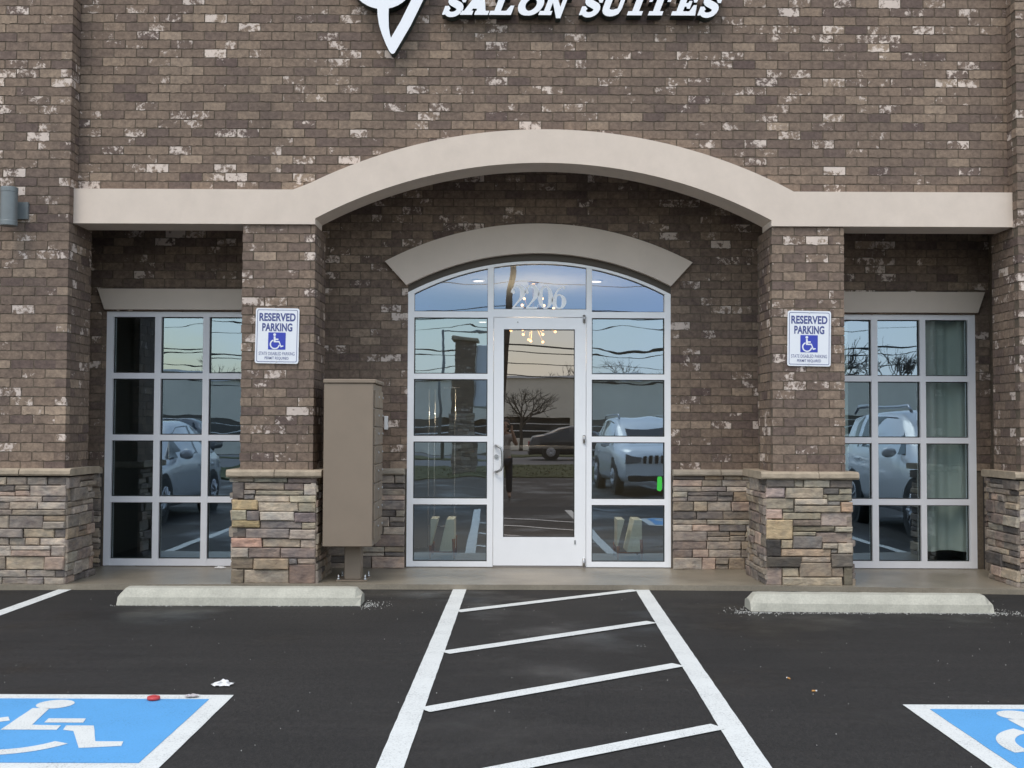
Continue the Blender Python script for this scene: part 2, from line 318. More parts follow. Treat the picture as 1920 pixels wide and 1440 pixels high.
# ------------------------------------------------------------------ the ground
C = 0.297                                   # centre line of the facade
YL, YB, YP, YU, YR = 10.07, 10.165, 10.19, 10.26, 11.28     # pilaster, band, pier, upper wall and recess planes
b = MB(); b.box(-60, 60, -9.5, 22, -.3, 0); tag(b.build('parking_lot', M['asphalt']), kind='structure')
b = MB(); b.box(-60, 60, -33, -20.5, -.3, -.02); b.box(-60, 60, -46, -37, -.3, -.02)
tag(b.build('street', mat('street_asphalt', (.11, .11, .115), .8, var=.15, vscale=2)), kind='structure')
b = MB(); b.box(-200, 200, -200, 200, -.6, -.31); tag(b.build('ground', mat('earth', (.12, .11, .07), .95, var=.3, vscale=.5)), kind='structure')
grass = mat('grass', (.075, .085, .03), .95, var=.4, vscale=3, bump=1, bscale=60, bdist=.03)
b = MB(); b.box(-60, 60, -20.5, -9.5, -.3, .03); b.box(-60, 60, -37, -33, -.3, .02)
g = random.Random(3)
for k in range(5000):
    x = g.uniform(-14, 14); y = g.uniform(-20.4, -9.6); h = g.uniform(.015, .045); a = g.uniform(0, 3.14); dx, dy = math.cos(a) * .03, math.sin(a) * .03
    b.poly([(x - dx, y - dy, .02), (x + dx, y + dy, .02), (x + g.uniform(-.04, .04), y + g.uniform(-.04, .04), .03 + h)])
tag(b.build('grass_verge', grass), kind='stuff')
# walkway slab with a low kerb face
kp = [(-12, 9.9), (-4.4, 9.95), (-2.6, 10.045), (-1.2, 10.075), (1.2, 10.085), (2.4, 10.06), (3.2, 10.0), (4.5, 9.89), (12, 9.7)]
WZ = .045
b = MB(); b.prism(kp + [(12, 13), (-12, 13)], -.25, WZ, axis='z')
tag(b.build('walkway', M['concrete']), kind='structure')

# ------------------------------------------------------------------ brickwork
CH, BL, BT, JT = .0813, .2035, .095, .010
def brick_col(): 
    t = rnd.random(); gsp = 0.0
    q = rnd.random()
    if q < .02: gsp = rnd.uniform(.42, .50)
    elif q < .14: gsp = rnd.uniform(.33, .41)
    elif q < .32: gsp = rnd.uniform(.26, .31)
    tone = min(1, max(0, rnd.gauss(.5, .21)))
    return (tone, gsp, rnd.random())
def course(bm, mm, axis, face, sgn, a, e, z, ch, phase, lo_t=0.0, hi_t=0.0, t=BT):
    """one course of bricks from a to e along an axis; face = coordinate of the outer face, sgn = direction into the wall"""
    a2, e2 = a + lo_t, e - hi_t
    if e2 - a2 < .01: return
    f0 = face; f1 = face + sgn * t
    def put(mb, p, q, d, z0, z1, c, j=0.0):
        u0, u1 = sorted((face + sgn * d, f1))
        if axis == 'x': mb.box(p, q, u0, u1, z0, z1, c, 0, j)
        else: mb.box(u0, u1, p, q, z0, z1, c, 0, j)
    put(mm, a2 + (.002 if lo_t else .0045), e2 - (.002 if hi_t else .0045), .0045, z, z + ch, (1, 1, 1))
    k = math.floor((a2 - phase) / BL); x = phase + k * BL
    while x < e2:
        p, q = max(x + JT / 2, a2), min(x + BL - JT / 2, e2)
        if q - p > .018:
            d = rnd.uniform(-.0022, .0018)
            brick(bm, axis, p, q, face + sgn * d, f1, z + JT * .55 + rnd.uniform(-.001, .001), z + ch - JT * .55 + rnd.uniform(-.001, .001), brick_col())
        x += BL
def brick(mb, axis, p, q, f0, f1, z0, z1, c):
    n = max(2, int((q - p) / .022)); zb = []
    for i in range(n + 1): zb.append(z0 - rnd.choice((0, 0, .002, .004, .0065)) * (0 < i < n) + rnd.uniform(-.0015, .0015))
    r1, r2 = rnd.uniform(-.0012, .0012), rnd.uniform(-.0012, .0012)
    fr = [(p + (q - p) * i / n, zb[i]) for i in range(n + 1)] + [(q, z1 + r1), (p, z1 + r2)]
    k = len(fr); b0 = len(mb.v)
    V = (lambda u, d, z: (u, d, z)) if axis == 'x' else (lambda u, d, z: (d, u, z))
    mb.v += [V(u, f0, z) for u, z in fr] + [V(u, f1, z) for u, z in fr]
    flip = (f1 < f0) ^ (axis == 'y')
    def F(ix): mb.face(ix[::-1] if flip else ix, c)
    F(list(range(b0, b0 + k)))
    for i in range(k): j = (i + 1) % k; F([b0 + j, b0 + i, b0 + k + i, b0 + k + j])
def wall_x(bm, mm, face, a, e, z0, z1, cut=None, lo=False, hi=False, sgn=1):
    """brick wall face running along X; cut(z) -> intervals that are open; lo/hi = corner bonded with a return at that end"""
    n = max(1, round((z1 - z0) / CH)); ch = (z1 - z0) / n
    for i in range(n):
        z = z0 + i * ch; zm = z + ch / 2; seg = [(a, e)]
        for p, q in (cut(zm) if cut else []):
            ns = []
            for s0, s1 in seg:
                if q <= s0 or p >= s1: ns.append((s0, s1)); continue
                if p > s0: ns.append((s0, p))
                if q < s1: ns.append((q, s1))
            seg = ns
        for s0, s1 in seg:
            course(bm, mm, 'x', face, sgn, s0, s1, z, ch, a + (BL / 2 if i % 2 else 0), BT if (lo and i % 2 and s0 == a) else 0, BT if (hi and i % 2 and s1 == e) else 0)
def wall_y(bm, mm, face, a, e, z0, z1, sgn, lo=False, hi=False):
    n = max(1, round((z1 - z0) / CH)); ch = (z1 - z0) / n
    for i in range(n):
        course(bm, mm, 'y', face, sgn, a, e, z0 + i * ch, ch, a + (BL / 2 if i % 2 else 0), BT if (lo and not i % 2) else 0, BT if (hi and not i % 2) else 0)

BLD = empty('salon_building', (C, 10.26, WZ), 'brown brick storefront with beige arched band, stone pier bases and white framed glazing', 'building')
# arcs: circle through half chord hc and sagitta
def arc(cx, z0, hc, sag):
    Rr = (hc * hc + sag * sag) / (2 * sag)
    return lambda x: (z0 + sag - Rr + math.sqrt(max(0, Rr * Rr - (x - cx) ** 2)))
bo = arc(C + .02, 3.535, 2.215, .55)       # outer edge of the arched band
bi = arc(C + .0, 3.275, 2.035, .508)       # inner edge
def bandmid(x): return (bo(x) + bi(x)) / 2 if abs(x - C) < 2.03 else 3.38
XPI, XPO = 2.04, 2.687                      # pier inner and outer half distance from the centre
def upper_cut(z):
    if z < 3.38: return [(-3.9, 4.5)]
    # half width where band middle is above z
    if z >= bandmid(C): return []
    lo, hi = 0.0, 2.03
    if bandmid(C + hi) > z: return [(C - hi, C + hi)]
    for _ in range(30):
        m_ = (lo + hi) / 2
        if bandmid(C + m_) > z: lo = m_
        else: hi = m_
    return [(C - lo, C + lo)]
TOPZ = 6.6
b, mm = MB(), MB()
wall_x(b, mm, YU, C - 4.19, C + 4.19, 3.38, TOPZ, upper_cut)
o = mm.build('upper_wall', M['mortar'], BLD); b.build('brickwork', M['brick'], o)
# core behind the upper wall (closes it from behind, above the band's middle)
pts = [(C - 4.19, 3.5), (C - 1.9, 3.5)] + [(C + x, bandmid(C + x) + .08) for x in [i * .1 - 1.8 for i in range(37)]] + [(C + 1.9, 3.5), (C + 4.19, 3.5), (C + 4.19, TOPZ - .02), (C - 4.19, TOPZ - .02)]
b = MB(); b.prism(pts, YU + BT, 10.5); b.build('wall_core', M['mortar'], BLD)
b = MB(); b.cbox(C - 7.6, C + 7.6, 9.9, 10.9, TOPZ, TOPZ + .18, .02); b.build('parapet_cap', M['stucco'], BLD)
# porch ceiling and the room shell
b = MB(); b.box(C - 4.9, C + 4.9, 10.5, YR + .35, 4.25, 4.33); b.build('porch_ceiling', M['stucco_grey'], BLD)

# beige band: one profile extruded 0.37 m deep
seq = [i / 40 for i in range(41)]
bot = [(-3.893, 3.222), (C - 2.035, 3.222)] + [(C - 2.035 + 4.07 * t, bi(C - 2.035 + 4.07 * t)) for t in seq] + [(C + 2.035, 3.222), (4.488, 3.222)]
top = [(4.488, 3.533), (C + .02 + 2.215, 3.533)] + [(C + .02 + 2.215 - 4.43 * t, bo(C + .02 + 2.215 - 4.43 * t)) for t in seq][1:-1] + [(C + .02 - 2.215, 3.533), (-3.893, 3.533)]
b = MB()
def strip_band(mb, lower, upper, y0, y1):
    # lower / upper functions on shared stations -> clean quads
    xs = sorted(set([-3.893, C - 2.235, C - 2.0351, C - 2.035, C + 2.035, C + 2.0351, C + 2.235, 4.488] + [C - 2.195 + 4.43 * t for t in seq][1:-1] + [C - 2.035 + 4.07 * t for t in seq]))
    xs = [x for i, x in enumerate(xs) if i == 0 or x - xs[i - 1] > 5e-5]
    lo = [3.222 if abs(x - C) > 2.03505 else bi(x) for x in xs]; hi = [3.533 if abs(x - C - .02) > 2.214 else max(3.533, bo(x)) for x in xs]
    n = len(xs); base = len(mb.v)
    for Y in (y0, y1):
        mb.v += [(x, Y, z) for x, z in zip(xs, lo)] + [(x, Y, z) for x, z in zip(xs, hi)]
    A, B_, C_, D_ = base, base + n, base + 2 * n, base + 3 * n
    for i in range(n - 1):
        mb.face((A + i, A + i + 1, B_ + i + 1, B_ + i)); mb.face((C_ + i + 1, C_ + i, D_ + i, D_ + i + 1))
        mb.face((C_ + i, C_ + i + 1, A + i + 1, A + i)); mb.face((B_ + i, B_ + i + 1, D_ + i + 1, D_ + i))
    mb.face((C_, A, B_, D_)); mb.face((A + n - 1, C_ + n - 1, D_ + n - 1, B_ + n - 1))
strip_band(b, None, None, YB, YB + .37)
b.build('arched_band', M['stucco'], BLD)

# piers: brick shaft, stone base, stone cap
STONE_PAL = ['#9c8f7e', '#958877', '#a5978a', '#85796f', '#736b67', '#a8987f', '#958b7f', '#84746c', '#b3a697', '#a18c72', '#8d827a', '#a39a88', '#67605c', '#b09684', '#9d9184', '#8a7d6f']
def stone_face(mb, o, u, nrm, x0, x1, z0, z1, colr, th):
    """one stone: o + u*x, bulging by th along nrm; irregular inset front"""
    o = Vector(o); u = Vector(u); nrm = Vector(nrm); zz = Vector((0, 0, 1)); g_ = .0032
    x0 += g_; x1 -= g_; z0 += g_ * .8; z1 -= g_ * .8
    if x1 - x0 < .01 or z1 - z0 < .008: return
    e = min(.008, (z1 - z0) * .2, (x1 - x0) * .22); bs = len(mb.v); nx = max(2, int((x1 - x0) / .05)); nzs = 2
    r = lambda a: rnd.uniform(-a, a)
    skew = r(.006)
    def pt(i, j, inset):
        fx, fz = i / nx, j / nzs
        x = x0 + (x1 - x0) * fx + (skew * (fz - .5)); z = z0 + (z1 - z0) * fz
        if inset:
            x += e * (1 - 2 * fx) + r(.002); z += e * (1 - 2 * fz) + r(.0025)
            n_ = noise.noise(Vector((x * 9 + z * 3, z * 14, colr[0] * 40)))
            return o + u * x + zz * z + nrm * (th + n_ * .009 + r(.0015))
        return o + u * x + zz * z
    grid = {}
    for j in range(nzs + 1):
        for i in range(nx + 1):
            grid[i, j] = len(mb.v); mb.v.append(tuple(pt(i, j, True)))
    ring = [(i, 0) for i in range(nx + 1)] + [(nx, j) for j in range(1, nzs + 1)] + [(i, nzs) for i in range(nx - 1, -1, -1)] + [(0, j) for j in range(nzs - 1, 0, -1)]
    outer = []; outer2 = []
    for (i, j) in ring:
        q = pt(i, j, False); outer.append(len(mb.v)); mb.v.append(tuple(q + nrm * (th - e * .9))); outer2.append(len(mb.v)); mb.v.append(tuple(q - nrm * .02))
    flip = u.cross(zz).dot(nrm) < 0
    def F(ix): mb.face(ix[::-1] if flip else ix, colr)
    for j in range(nzs):
        for i in range(nx): F([grid[i, j], grid[i + 1, j], grid[i + 1, j + 1], grid[i, j + 1]])
    n = len(ring)
    for k in range(n):
        k2 = (k + 1) % n; a, c2 = grid[ring[k]], grid[ring[k2]]
        F([outer[k], outer[k2], c2, a]); F([outer2[k], outer2[k2], outer[k2], outer[k]])
def jitcol(h, k=None):
    c = lin(h, SK); f = rnd.uniform(.84, 1.2); g_ = sum(c) / 3; w_ = (1.035, .995, .965); return tuple((g_ * w_[i] * .36 + c[i] * .64) * f for i in range(3))
def random_stones(mb, o, u, nrm, x0, x1, z0, z1, th=(.024, .06)):
    z = z0; lastx = None
    while z < z1 - .02:
        h = rnd.choice([.05, .065, .08, .095, .115]); h = min(h, z1 - z)
        if z1 - z - h < .035: h = z1 - z
        x = x0
        while x < x1 - 1e-4:
            L_ = rnd.uniform(.12, .36) * (1.0 if h > .05 else 1.2)
            if x1 - x - L_ < .08: L_ = x1 - x
            if h > .085 and rnd.random() < .35:
                hh = h * rnd.uniform(.4, .6)
                stone_face(mb, o, u, nrm, x, x + L_, z, z + hh, jitcol(rnd.choice(STONE_PAL)), rnd.uniform(*th)); stone_face(mb, o, u, nrm, x, x + L_, z + hh, z + h, jitcol(rnd.choice(STONE_PAL)), rnd.uniform(*th))
            else: stone_face(mb, o, u, nrm, x, x + L_, z, z + h, jitcol(rnd.choice(STONE_PAL)), rnd.uniform(*th))
            x += L_
        z += h
# stones read off the two free piers, in pixels of an enlarged view: x0 x1 y0 y1 colour
LST = """90 305 200 253 8f8270|305 657 200 257 7d7a6a|657 958 203 264 80706a|85 200 253 425 6a625e|200 624 257 332 9b8b78|624 832 263 337 80706a|832 965 268 387 aca295|200 322 332 380 8a837c|322 832 337 387 8f8670|200 308 380 433 77716f|308 684 387 460 b0a08a|684 958 388 462 a39a80|90 350 433 540 ad9565|350 776 458 556 a89a84|776 968 464 564 968c74|82 232 540 644 a39c80|232 368 548 652 6c6462|368 736 556 652 b3aa9c|736 955 566 667 77696a|82 372 644 722 a8935f|372 818 652 732 7b7370|818 965 669 738 9c917a|78 225 722 828 6a625c|225 688 732 834 827873|688 965 740 842 a99c90|75 398 830 928 b78a74|398 804 836 928 aa9880|804 955 845 932 b09f90|72 258 928 1034 ada090|258 595 930 1036 8a786e|595 955 932 1036 86746c|72 310 1036 1152 7e6e58|310 686 1038 1155 a08a6c|686 772 1038 1100 77706c|772 955 1038 1100 a08c7a|72 207 1155 1292 7c705c|207 686 1157 1300 a0927e|686 955 1100 1302 7c665a"""
RST = """318 598 233 319 6e665e|598 700 233 318 9a8f7a|700 982 237 320 97907e|982 1214 238 324 675f58|320 503 316 424 b09c98|503 911 319 432 a39680|911 1082 323 390 6e6a66|1082 1218 327 390 a69c80|905 958 390 433 a09478|958 1214 390 461 847d68|324 600 430 543 968b76|600 957 432 500 b3a590|957 1094 461 500 8a8680|600 1098 502 575 a0937c|1098 1220 466 570 b08f70|306 474 543 645 b99a8a|474 600 543 575 8a8470|474 886 577 650 a89c80|886 1222 573 717 ac9b90|304 582 650 853 c2a878|582 886 652 716 8a7a6c|584 1038 717 774 7e7660|1038 1220 719 778 9a9480|582 831 774 817 8e8670|831 1220 781 888 8d7c70|296 453 853 1029 45403c|453 582 857 948 a89878|582 899 817 948 77716c|899 1062 889 948 958a78|1062 1226 888 993 bcb09a|453 992 950 1030 a88e70|992 1064 951 997 a39a90|322 672 1030 1138 615a50|672 992 1032 1090 978774|992 1214 997 1134 6c655c|312 468 1137 1323 a08a7c|468 648 1142 1238 ab9c80|648 992 1090 1236 978670|992 1128 1137 1238 9a8874|1128 1224 1134 1322 77705c|468 1108 1238 1326 9d9078"""
def listed_stones(mb, txt, ox, oy, sc, X0, X1, Z0, Z1, Y):
    px = [list(map(float, t.split()[:4])) + [t.split()[4]] for t in txt.split('|')]
    a0 = min(p[0] for p in px); a1 = max(p[1] for p in px); c0 = min(p[2] for p in px); c1 = max(p[3] for p in px)
    for p in px:
        fx0, fx1 = (p[0] - a0) / (a1 - a0), (p[1] - a0) / (a1 - a0)
        # the base is drawn in perspective: snap near-edge stones to the edges
        if fx0 < .05: fx0 = 0
        if fx1 > .96: fx1 = 1
        fz0, fz1 = (c1 - p[3]) / (c1 - c0), (c1 - p[2]) / (c1 - c0)
        if fz0 < .012: fz0 = 0
        stone_face(mb, (0, Y, 0), (1, 0, 0), (0, -1, 0), X0 + fx0 * (X1 - X0), X0 + fx1 * (X1 - X0), Z0 + fz0 * (Z1 - Z0), Z0 + fz1 * (Z1 - Z0), jitcol('#' + p[4]), rnd.uniform(.022, .055))
def stone_cap(mb, x0, x1, y0, y1, z0, z1, blocks_x, c=(1, 1, 1)):
    for p, q in blocks_x:
        nx = max(3, int((q - p) / .06)); bs = len(mb.v); prof = [(0, .012), (-.002, z1 - z0 - .018), (.03, z1 - z0)]
        rings = []
        for k in range(nx + 1):
            x = p + .003 + (q - p - .006) * k / nx; dy = rnd.uniform(-.006, .006); dz = rnd.uniform(-.003, .003)
            loop = [(x, y0 + dy + .012, z0), (x, y0 + dy, z0 + .014 + dz), (x, y0 + dy + .002, z1 - .018 + dz), (x, y0 + .028, z1), (x, y1 - .028, z1), (x, y1 - dy, z1 - .018), (x, y1 - dy, z0 + .014), (x, y1 - .012, z0)]
            if k == 0 and p == x0: loop = [(xx + .018 * abs(i - 3.5) / 3.5 * 0, yy, zz_) for i, (xx, yy, zz_) in enumerate(loop)]
            rings.append(len(mb.v)); mb.v += loop
        for k in range(nx):
            for i in range(8):
                j = (i + 1) % 8; mb.face((rings[k] + i, rings[k] + j, rings[k + 1] + j, rings[k + 1] + i)[::-1])
        mb.face([rings[0] + i for i in range(8)]); mb.face([rings[-1] + i for i in reversed(range(8))])

CZ0, CZ1 = .972, 1.038
def pier(X0, X1, Y0, Y1, z1, SX0, SX1, SY0, SY1, listing, label, caps, sides='lr', front=True):
    bm, mt = MB(), MB()
    wall_x(bm, mt, Y0, X0, X1, CZ1 - .01, z1, lo=True, hi=True)
    wall_y(bm, mt, X1, Y0, Y1, CZ1 - .01, z1, -1, lo=True, hi=True)
    wall_y(bm, mt, X0, Y0, Y1, CZ1 - .01, z1, 1, lo=True, hi=True)
    wall_x(bm, mt, Y1, X0, X1, CZ1 - .01, z1, lo=True, hi=True, sgn=-1)
    mt.box(X0 + .06, X1 - .06, Y0 + .06, Y1 - .06, CZ1 - .01, z1)
    pr = mt.build('pier', M['mortar'], BLD); tag(pr, label)
    bm.build('brickwork', M['brick'], pr)
    st = MB(); r_ = .03
    listing(st)
    for k, (xx, nn) in enumerate(((SX1 - r_, (1, 0, 0)), (SX0 + r_, (-1, 0, 0)))):
        random_stones(st, (xx, 0, 0), (0, 1, 0), nn, SY0 + .004, SY1, WZ - .005, CZ0)
    random_stones(st, (0, SY1 - r_, 0), (1, 0, 0), (0, 1, 0), SX0, SX1, WZ - .005, CZ0)
    # joint-coloured core
    b0 = len(st.f); st.box(SX0 + .024, SX1 - .024, SY0 + .024, SY1 - .024, WZ - .01, CZ0, m=1)
    st.build('stone_base', [M['stone'], M['stone_joint']], pr)
    cp = MB(); stone_cap(cp, SX0 - .05, SX1 + .05, SY0 - .045, SY1 + .045, CZ0, CZ1, caps)
    cp.build('stone_cap', M['capstone'], pr)
SYF = YP - .07
pier(C - XPO, C - XPI + .002, YP, 10.78, 3.222, -2.437, -1.695, SYF, 10.85, lambda st: listed_stones(st, LST, 420, 860, 5.54, -2.437, -1.695, WZ - .005, CZ0, SYF + .03),
     'brick pier left of the door beside the mailbox cabinet', [(-2.487, -2.06), (-2.06, -1.645)])
pier(C + XPI, C + XPO, YP, 10.78, 3.222, 2.262, 3.024, SYF, 10.85, lambda st: listed_stones(st, RST, 1380, 860, 5.54, 2.262, 3.024, WZ - .005, CZ0, SYF + .03),
     'brick pier right of the door with a yellow stone in its base', [(2.212, 2.72), (2.72, 3.074)])

# pilasters at both ends of the facade and the plain wall beyond them
for sg, lab in ((-1, 'wide brick pilaster carrying the wall lamp'), (1, 'brick pilaster past the right window')):
    inner, outer = C + sg * 4.19, C + sg * 5.8
    X0, X1 = sorted((inner, outer)); bm, mt = MB(), MB()
    wall_x(bm, mt, YL, X0, X1, CZ1 - .01, TOPZ, lo=True, hi=True)
    wall_y(bm, mt, inner, YL, 10.62, CZ1 - .01, TOPZ, sg, lo=True)
    wall_y(bm, mt, outer, YL, 10.4, CZ1 - .01, TOPZ, -sg, lo=True)
    mt.box(X0 + .06, X1 - .06, YL + .06, 10.62, CZ1 - .01, TOPZ)
    pr = mt.build('pilaster', M['mortar'], BLD); tag(pr, lab); bm.build('brickwork', M['brick'], pr)
    st = MB(); si = inner - sg * .045; r_ = .03; A, B_ = sorted((si, outer + sg * .045))
    random_stones(st, (0, YL - .07 + r_, 0), (1, 0, 0), (0, -1, 0), A, B_, WZ - .005, CZ0)
    random_stones(st, (si + sg * r_, 0, 0), (0, 1, 0), (-sg, 0, 0), YL - .066, 10.66, WZ - .005, CZ0)
    st.box(A + .024, B_ - .024, YL - .046, 10.66, WZ - .01, CZ0, m=1)
    st.build('stone_base', [M['stone'], M['stone_joint']], pr)
    cp = MB(); L0, L1 = sorted((si - sg * .05, outer + sg * .09)); xs = [L0 + (L1 - L0) * k / 4 for k in range(5)] if sg < 0 else [L0, L0 + .17, L0 + .6, L0 + 1.1, L1]
    stone_cap(cp, L0, L1, YL - .115, 10.70, CZ0 + .012, CZ1 + .008, list(zip(xs[:-1], xs[1:]))); cp.build('stone_cap', M['capstone'], pr)
    bm, mt = MB(), MB(); X0, X1 = sorted((outer, C + sg * 9.5))
    wall_x(bm, mt, YU, X0, X1, WZ, TOPZ); mt.box(X0, X1, YU + .06, 10.6, WZ, TOPZ)
    o = mt.build('side_wall', M['mortar'], BLD); bm.build('brickwork', M['brick'], o)
    b = MB(); x0, x1 = sorted((inner + sg * .25, inner + sg * .35)); b.box(x0, x1, 10.62, YR + .1, WZ, 4.25); b.build('return_wall', M['mortar'], BLD)

# recess wall with the arched opening and two window openings
lo_in = arc(.283, 2.812, 1.301, .321)      # under side of the arched lintel
lo_out = arc(.283, 3.046, 1.513, .379)
WX0, WX1 = -1.005, 1.590
LW0, LW1, RW0, RW1 = -3.974, -2.375, 3.0, 4.597
WT = 2.553
def recess_cut(z):
    cuts = []
    if z < WT: cuts += [(LW0, LW1), (RW0, RW1)]
    hw = 1.2975
    if z < 2.80: cuts.append((WX0, WX1))
    elif z < lo_in(.283) + .12:
        t = 1.4
        while t > 0 and lo_in(.283 + t) + .12 < z: t -= .01
        t = min(t, 1.2975)
        if t > 0: cuts.append((.2925 - t, .2925 + t))
    return cuts
b, mt = MB(), MB()
wall_x(b, mt, YR, C - 4.52, C + 4.52, 1.005, 4.25, recess_cut)
for x0, x1 in ((C - 4.52, LW0), (LW1, WX0), (WX1, RW0), (RW1, C + 4.52)): mt.box(x0 + .002, x1 - .002, YR + .02, YR + .3, WZ, 1.0)
mt.box(C - 4.52, C + 4.52, YR + .11, YR + .28, 3.5, 4.25); 
o = mt.build('recess_wall', M['mortar'], BLD); b.build('brickwork', M['brick'], o)
for x0, x1 in ((C - 4.5, LW0 - .015), (LW1 + .01, WX0 - .012), (WX1 + .01, RW0 - .01), (RW1 + .06, C + 4.5)):
    st, cp = MB(), MB()
    random_stones(st, (0, YR - .035, 0), (1, 0, 0), (0, -1, 0), x0, x1, WZ - .003, .952, (.022, .045))
    st.box(x0 + .004, x1 - .004, YR - .045, YR + .05, WZ - .01, .952, m=1)
    n = max(1, round((x1 - x0) / .42)); xs = [x0 + (x1 - x0) * k / n for k in range(n + 1)]
    stone_cap(cp, x0, x1, YR - .105, YR + .05, .953, 1.013, list(zip(xs[:-1], xs[1:])))
    st.build('stone_wainscot', [M['stone'], M['stone_joint']], o); cp.build('stone_cap', M['capstone_grey'], o)
# dark filler behind the arched lintel, coloured to draw its shadow line
b = MB()
for k in range(30):
    xa, xb = WX0 + (WX1 - WX0) * k / 30, WX0 + (WX1 - WX0) * (k + 1) / 30
    b.poly([(xa, YR + .006, lo_in(xa) - .07), (xb, YR + .006, lo_in(xb) - .07), (xb, YR + .006, lo_in(xb) + .03), (xa, YR + .006, lo_in(xa) + .03)])
b.build('lintel_shadow', mat('lintel_shadow_brown', (.09, .075, .06), .8), BLD)
# lintels
b = MB(); n = 40; base = len(b.v)
angs = []
for k in range(n + 1):
    t = k / n; xi = .283 - 1.301 + 2.602 * t; xo = .283 - 1.513 + 3.026 * t
    for Y in (YR - .06, YR + .1): b.v += [(xi, Y, lo_in(xi)), (xo, Y, lo_out(xo))]
for k in range(n):
    q = k * 4; r2 = q + 4
    b.face((q, r2, r2 + 1, q + 1)); b.face((q + 3, r2 + 3, r2 + 2, q + 2)); b.face((q + 2, r2 + 2, r2, q)); b.face((q + 1, r2 + 1, r2 + 3, q + 3))
b.face((0, 1, 3, 2)); q = n * 4; b.face((q, q + 2, q + 3, q + 1))
b.build('arched_lintel', M['stucco_grey'], BLD)
for a, e_, lz in ((-4.05, -2.30, 2.765), (2.93, 4.673, 2.765)):
    b = MB(); b.prism([(a + .07, 2.562), (e_ - .07, 2.562), (e_, lz), (a, lz)], YR - .055, YR + .09)
    b.build('window_lintel', M['stucco_grey'], BLD)

# ------------------------------------------------------------------ side windows
GY = YR + .055
def frame_bars(mb, vs, hs, y0, y1, Z0, Z1, X0, X1):
    """vs: vertical bars (a, b) full height; hs: horizontals (a, b) butted between verticals, 2 mm back"""
    for a, e_ in vs: mb.box(a, e_, y0, y1, Z0, Z1)
    vs = sorted(vs)
    for p, q in hs:
        for (a0, a1), (b0, b1) in zip(vs[:-1], vs[1:]): mb.box(a1, b0, y0 + .003, y1, p, q)
def gaskets(mb, vs, hs, y):
    vs = sorted(vs); hs = sorted(hs); g_ = .009
    for (a0, a1), (b0, b1) in zip(vs[:-1], vs[1:]):
        for (p0, p1), (q0, q1) in zip(hs[:-1], hs[1:]):
            mb.box(a1, a1 + g_, y - .012, y - .002, p1, q0); mb.box(b0 - g_, b0, y - .012, y - .002, p1, q0)
            mb.box(a1 + g_, b0 - g_, y - .012, y - .002, q0 - g_, q0); mb.box(a1 + g_, b0 - g_, y - .012, y - .002, p1, p1 + g_)
def side_window(X0, X1, mullions, lab, thick_left):
    hs = [(.052, .119), (.670, .728), (1.276, 1.333), (1.884, 1.940), (2.495, 2.553)]
    fr = MB(); vs = [(X0, X0 + (.066 if thick_left else .05))] + mullions + [(X1 - (.05 if thick_left else .07), X1)]
    frame_bars(fr, vs, hs, YR + .012, YR + .11, .052, 2.553, X0, X1)
    w_ = fr.build('window', M['alu_grey'], BLD); tag(w_, lab)
    gk = MB(); gaskets(gk, vs, hs, GY); gk.build('gasket', M['gasket'], w_)
    vs = sorted(vs)
    gl = MB()
    for (a0, a1), (b0, b1) in zip(vs[:-1], vs[1:]):
        for (p0, p1), (q0, q1) in zip(hs[:-1], hs[1:]):
            tx, tz = rnd.uniform(-.0006, .0006), rnd.uniform(-.0007, .0007)
            gl.poly([(a1 - .004, GY + tx + tz, p1 - .004), (b0 + .004, GY - tx + tz, p1 - .004), (b0 + .004, GY - tx - tz, q0 + .004), (a1 - .004, GY + tx - tz, q0 + .004)])
    gl.build('glass', M['glass_blue'], w_)
side_window(LW0, LW1, [(-3.498, -3.436), (-3.024, -2.962)], 'left storefront window mirroring a silver car', True)
side_window(RW0, RW1, [(3.570, 3.632), (4.050, 4.106)], 'right storefront window with a pale curtain behind its last column', False)

# ------------------------------------------------------------------ arched entrance: frame, sidelights, door
Y0f, Y1f = YR + .012, YR + .11
frame_arc = arc(.2925, 2.765, 1.2975, .335)
inner_arc = arc(.2925, 2.765 - .062, 1.2475, .335 - .01)
fr = MB()
for a, e_ in ((WX0, -.943), (-.217, -.159), (.757, .811), (1.529, WX1)):
    zt = frame_arc((a + e_) / 2) - .03
    fr.box(a, e_, Y0f, Y1f, .052, zt)
rowz = [(.052, .103), (.660, .717), (1.276, 1.331), (1.892, 1.945), (2.501, 2.561)]
for p, q in rowz:
    fr.box(-.943, -.217, Y0f + .003, Y1f, p, q); fr.box(.811, 1.529, Y0f + .003, Y1f, p, q)
fr.box(-.159, .757, Y0f + .003, Y1f, 2.508, 2.585)
n = 36; base = len(fr.v)
for k in range(n + 1):
    t = k / n; x = WX0 + (WX1 - WX0) * t; zo = frame_arc(x) - .0; xi = min(max(x, WX0 + .001), WX1 - .001); zi = frame_arc(x) - .062
    for Y in (Y0f - .003, Y1f): fr.v += [(x, Y, zi), (x, Y, zo)]
for k in range(n):
    q = base + k * 4; r2 = q + 4
    fr.face((q, r2, r2 + 1, q + 1)); fr.face((q + 3, r2 + 3, r2 + 2, q + 2)); fr.face((q + 2, r2 + 2, r2, q)); fr.face((q + 1, r2 + 1, r2 + 3, q + 3))
fr.face((base, base + 1, base + 3, base + 2)); q = base + n * 4; fr.face((q, q + 2, q + 3, q + 1))
ent = fr.build('entrance_frame', M['alu'], BLD); tag(ent, 'white arched entrance frame with sidelights and transom')
for X0, X1 in ((-.943, -.217), (.811, 1.529)):
    gk = MB(); gaskets(gk, [(X0 - .05, X0), (X1, X1 + .05)], rowz, GY); gk.build('gasket', M['gasket'], ent)
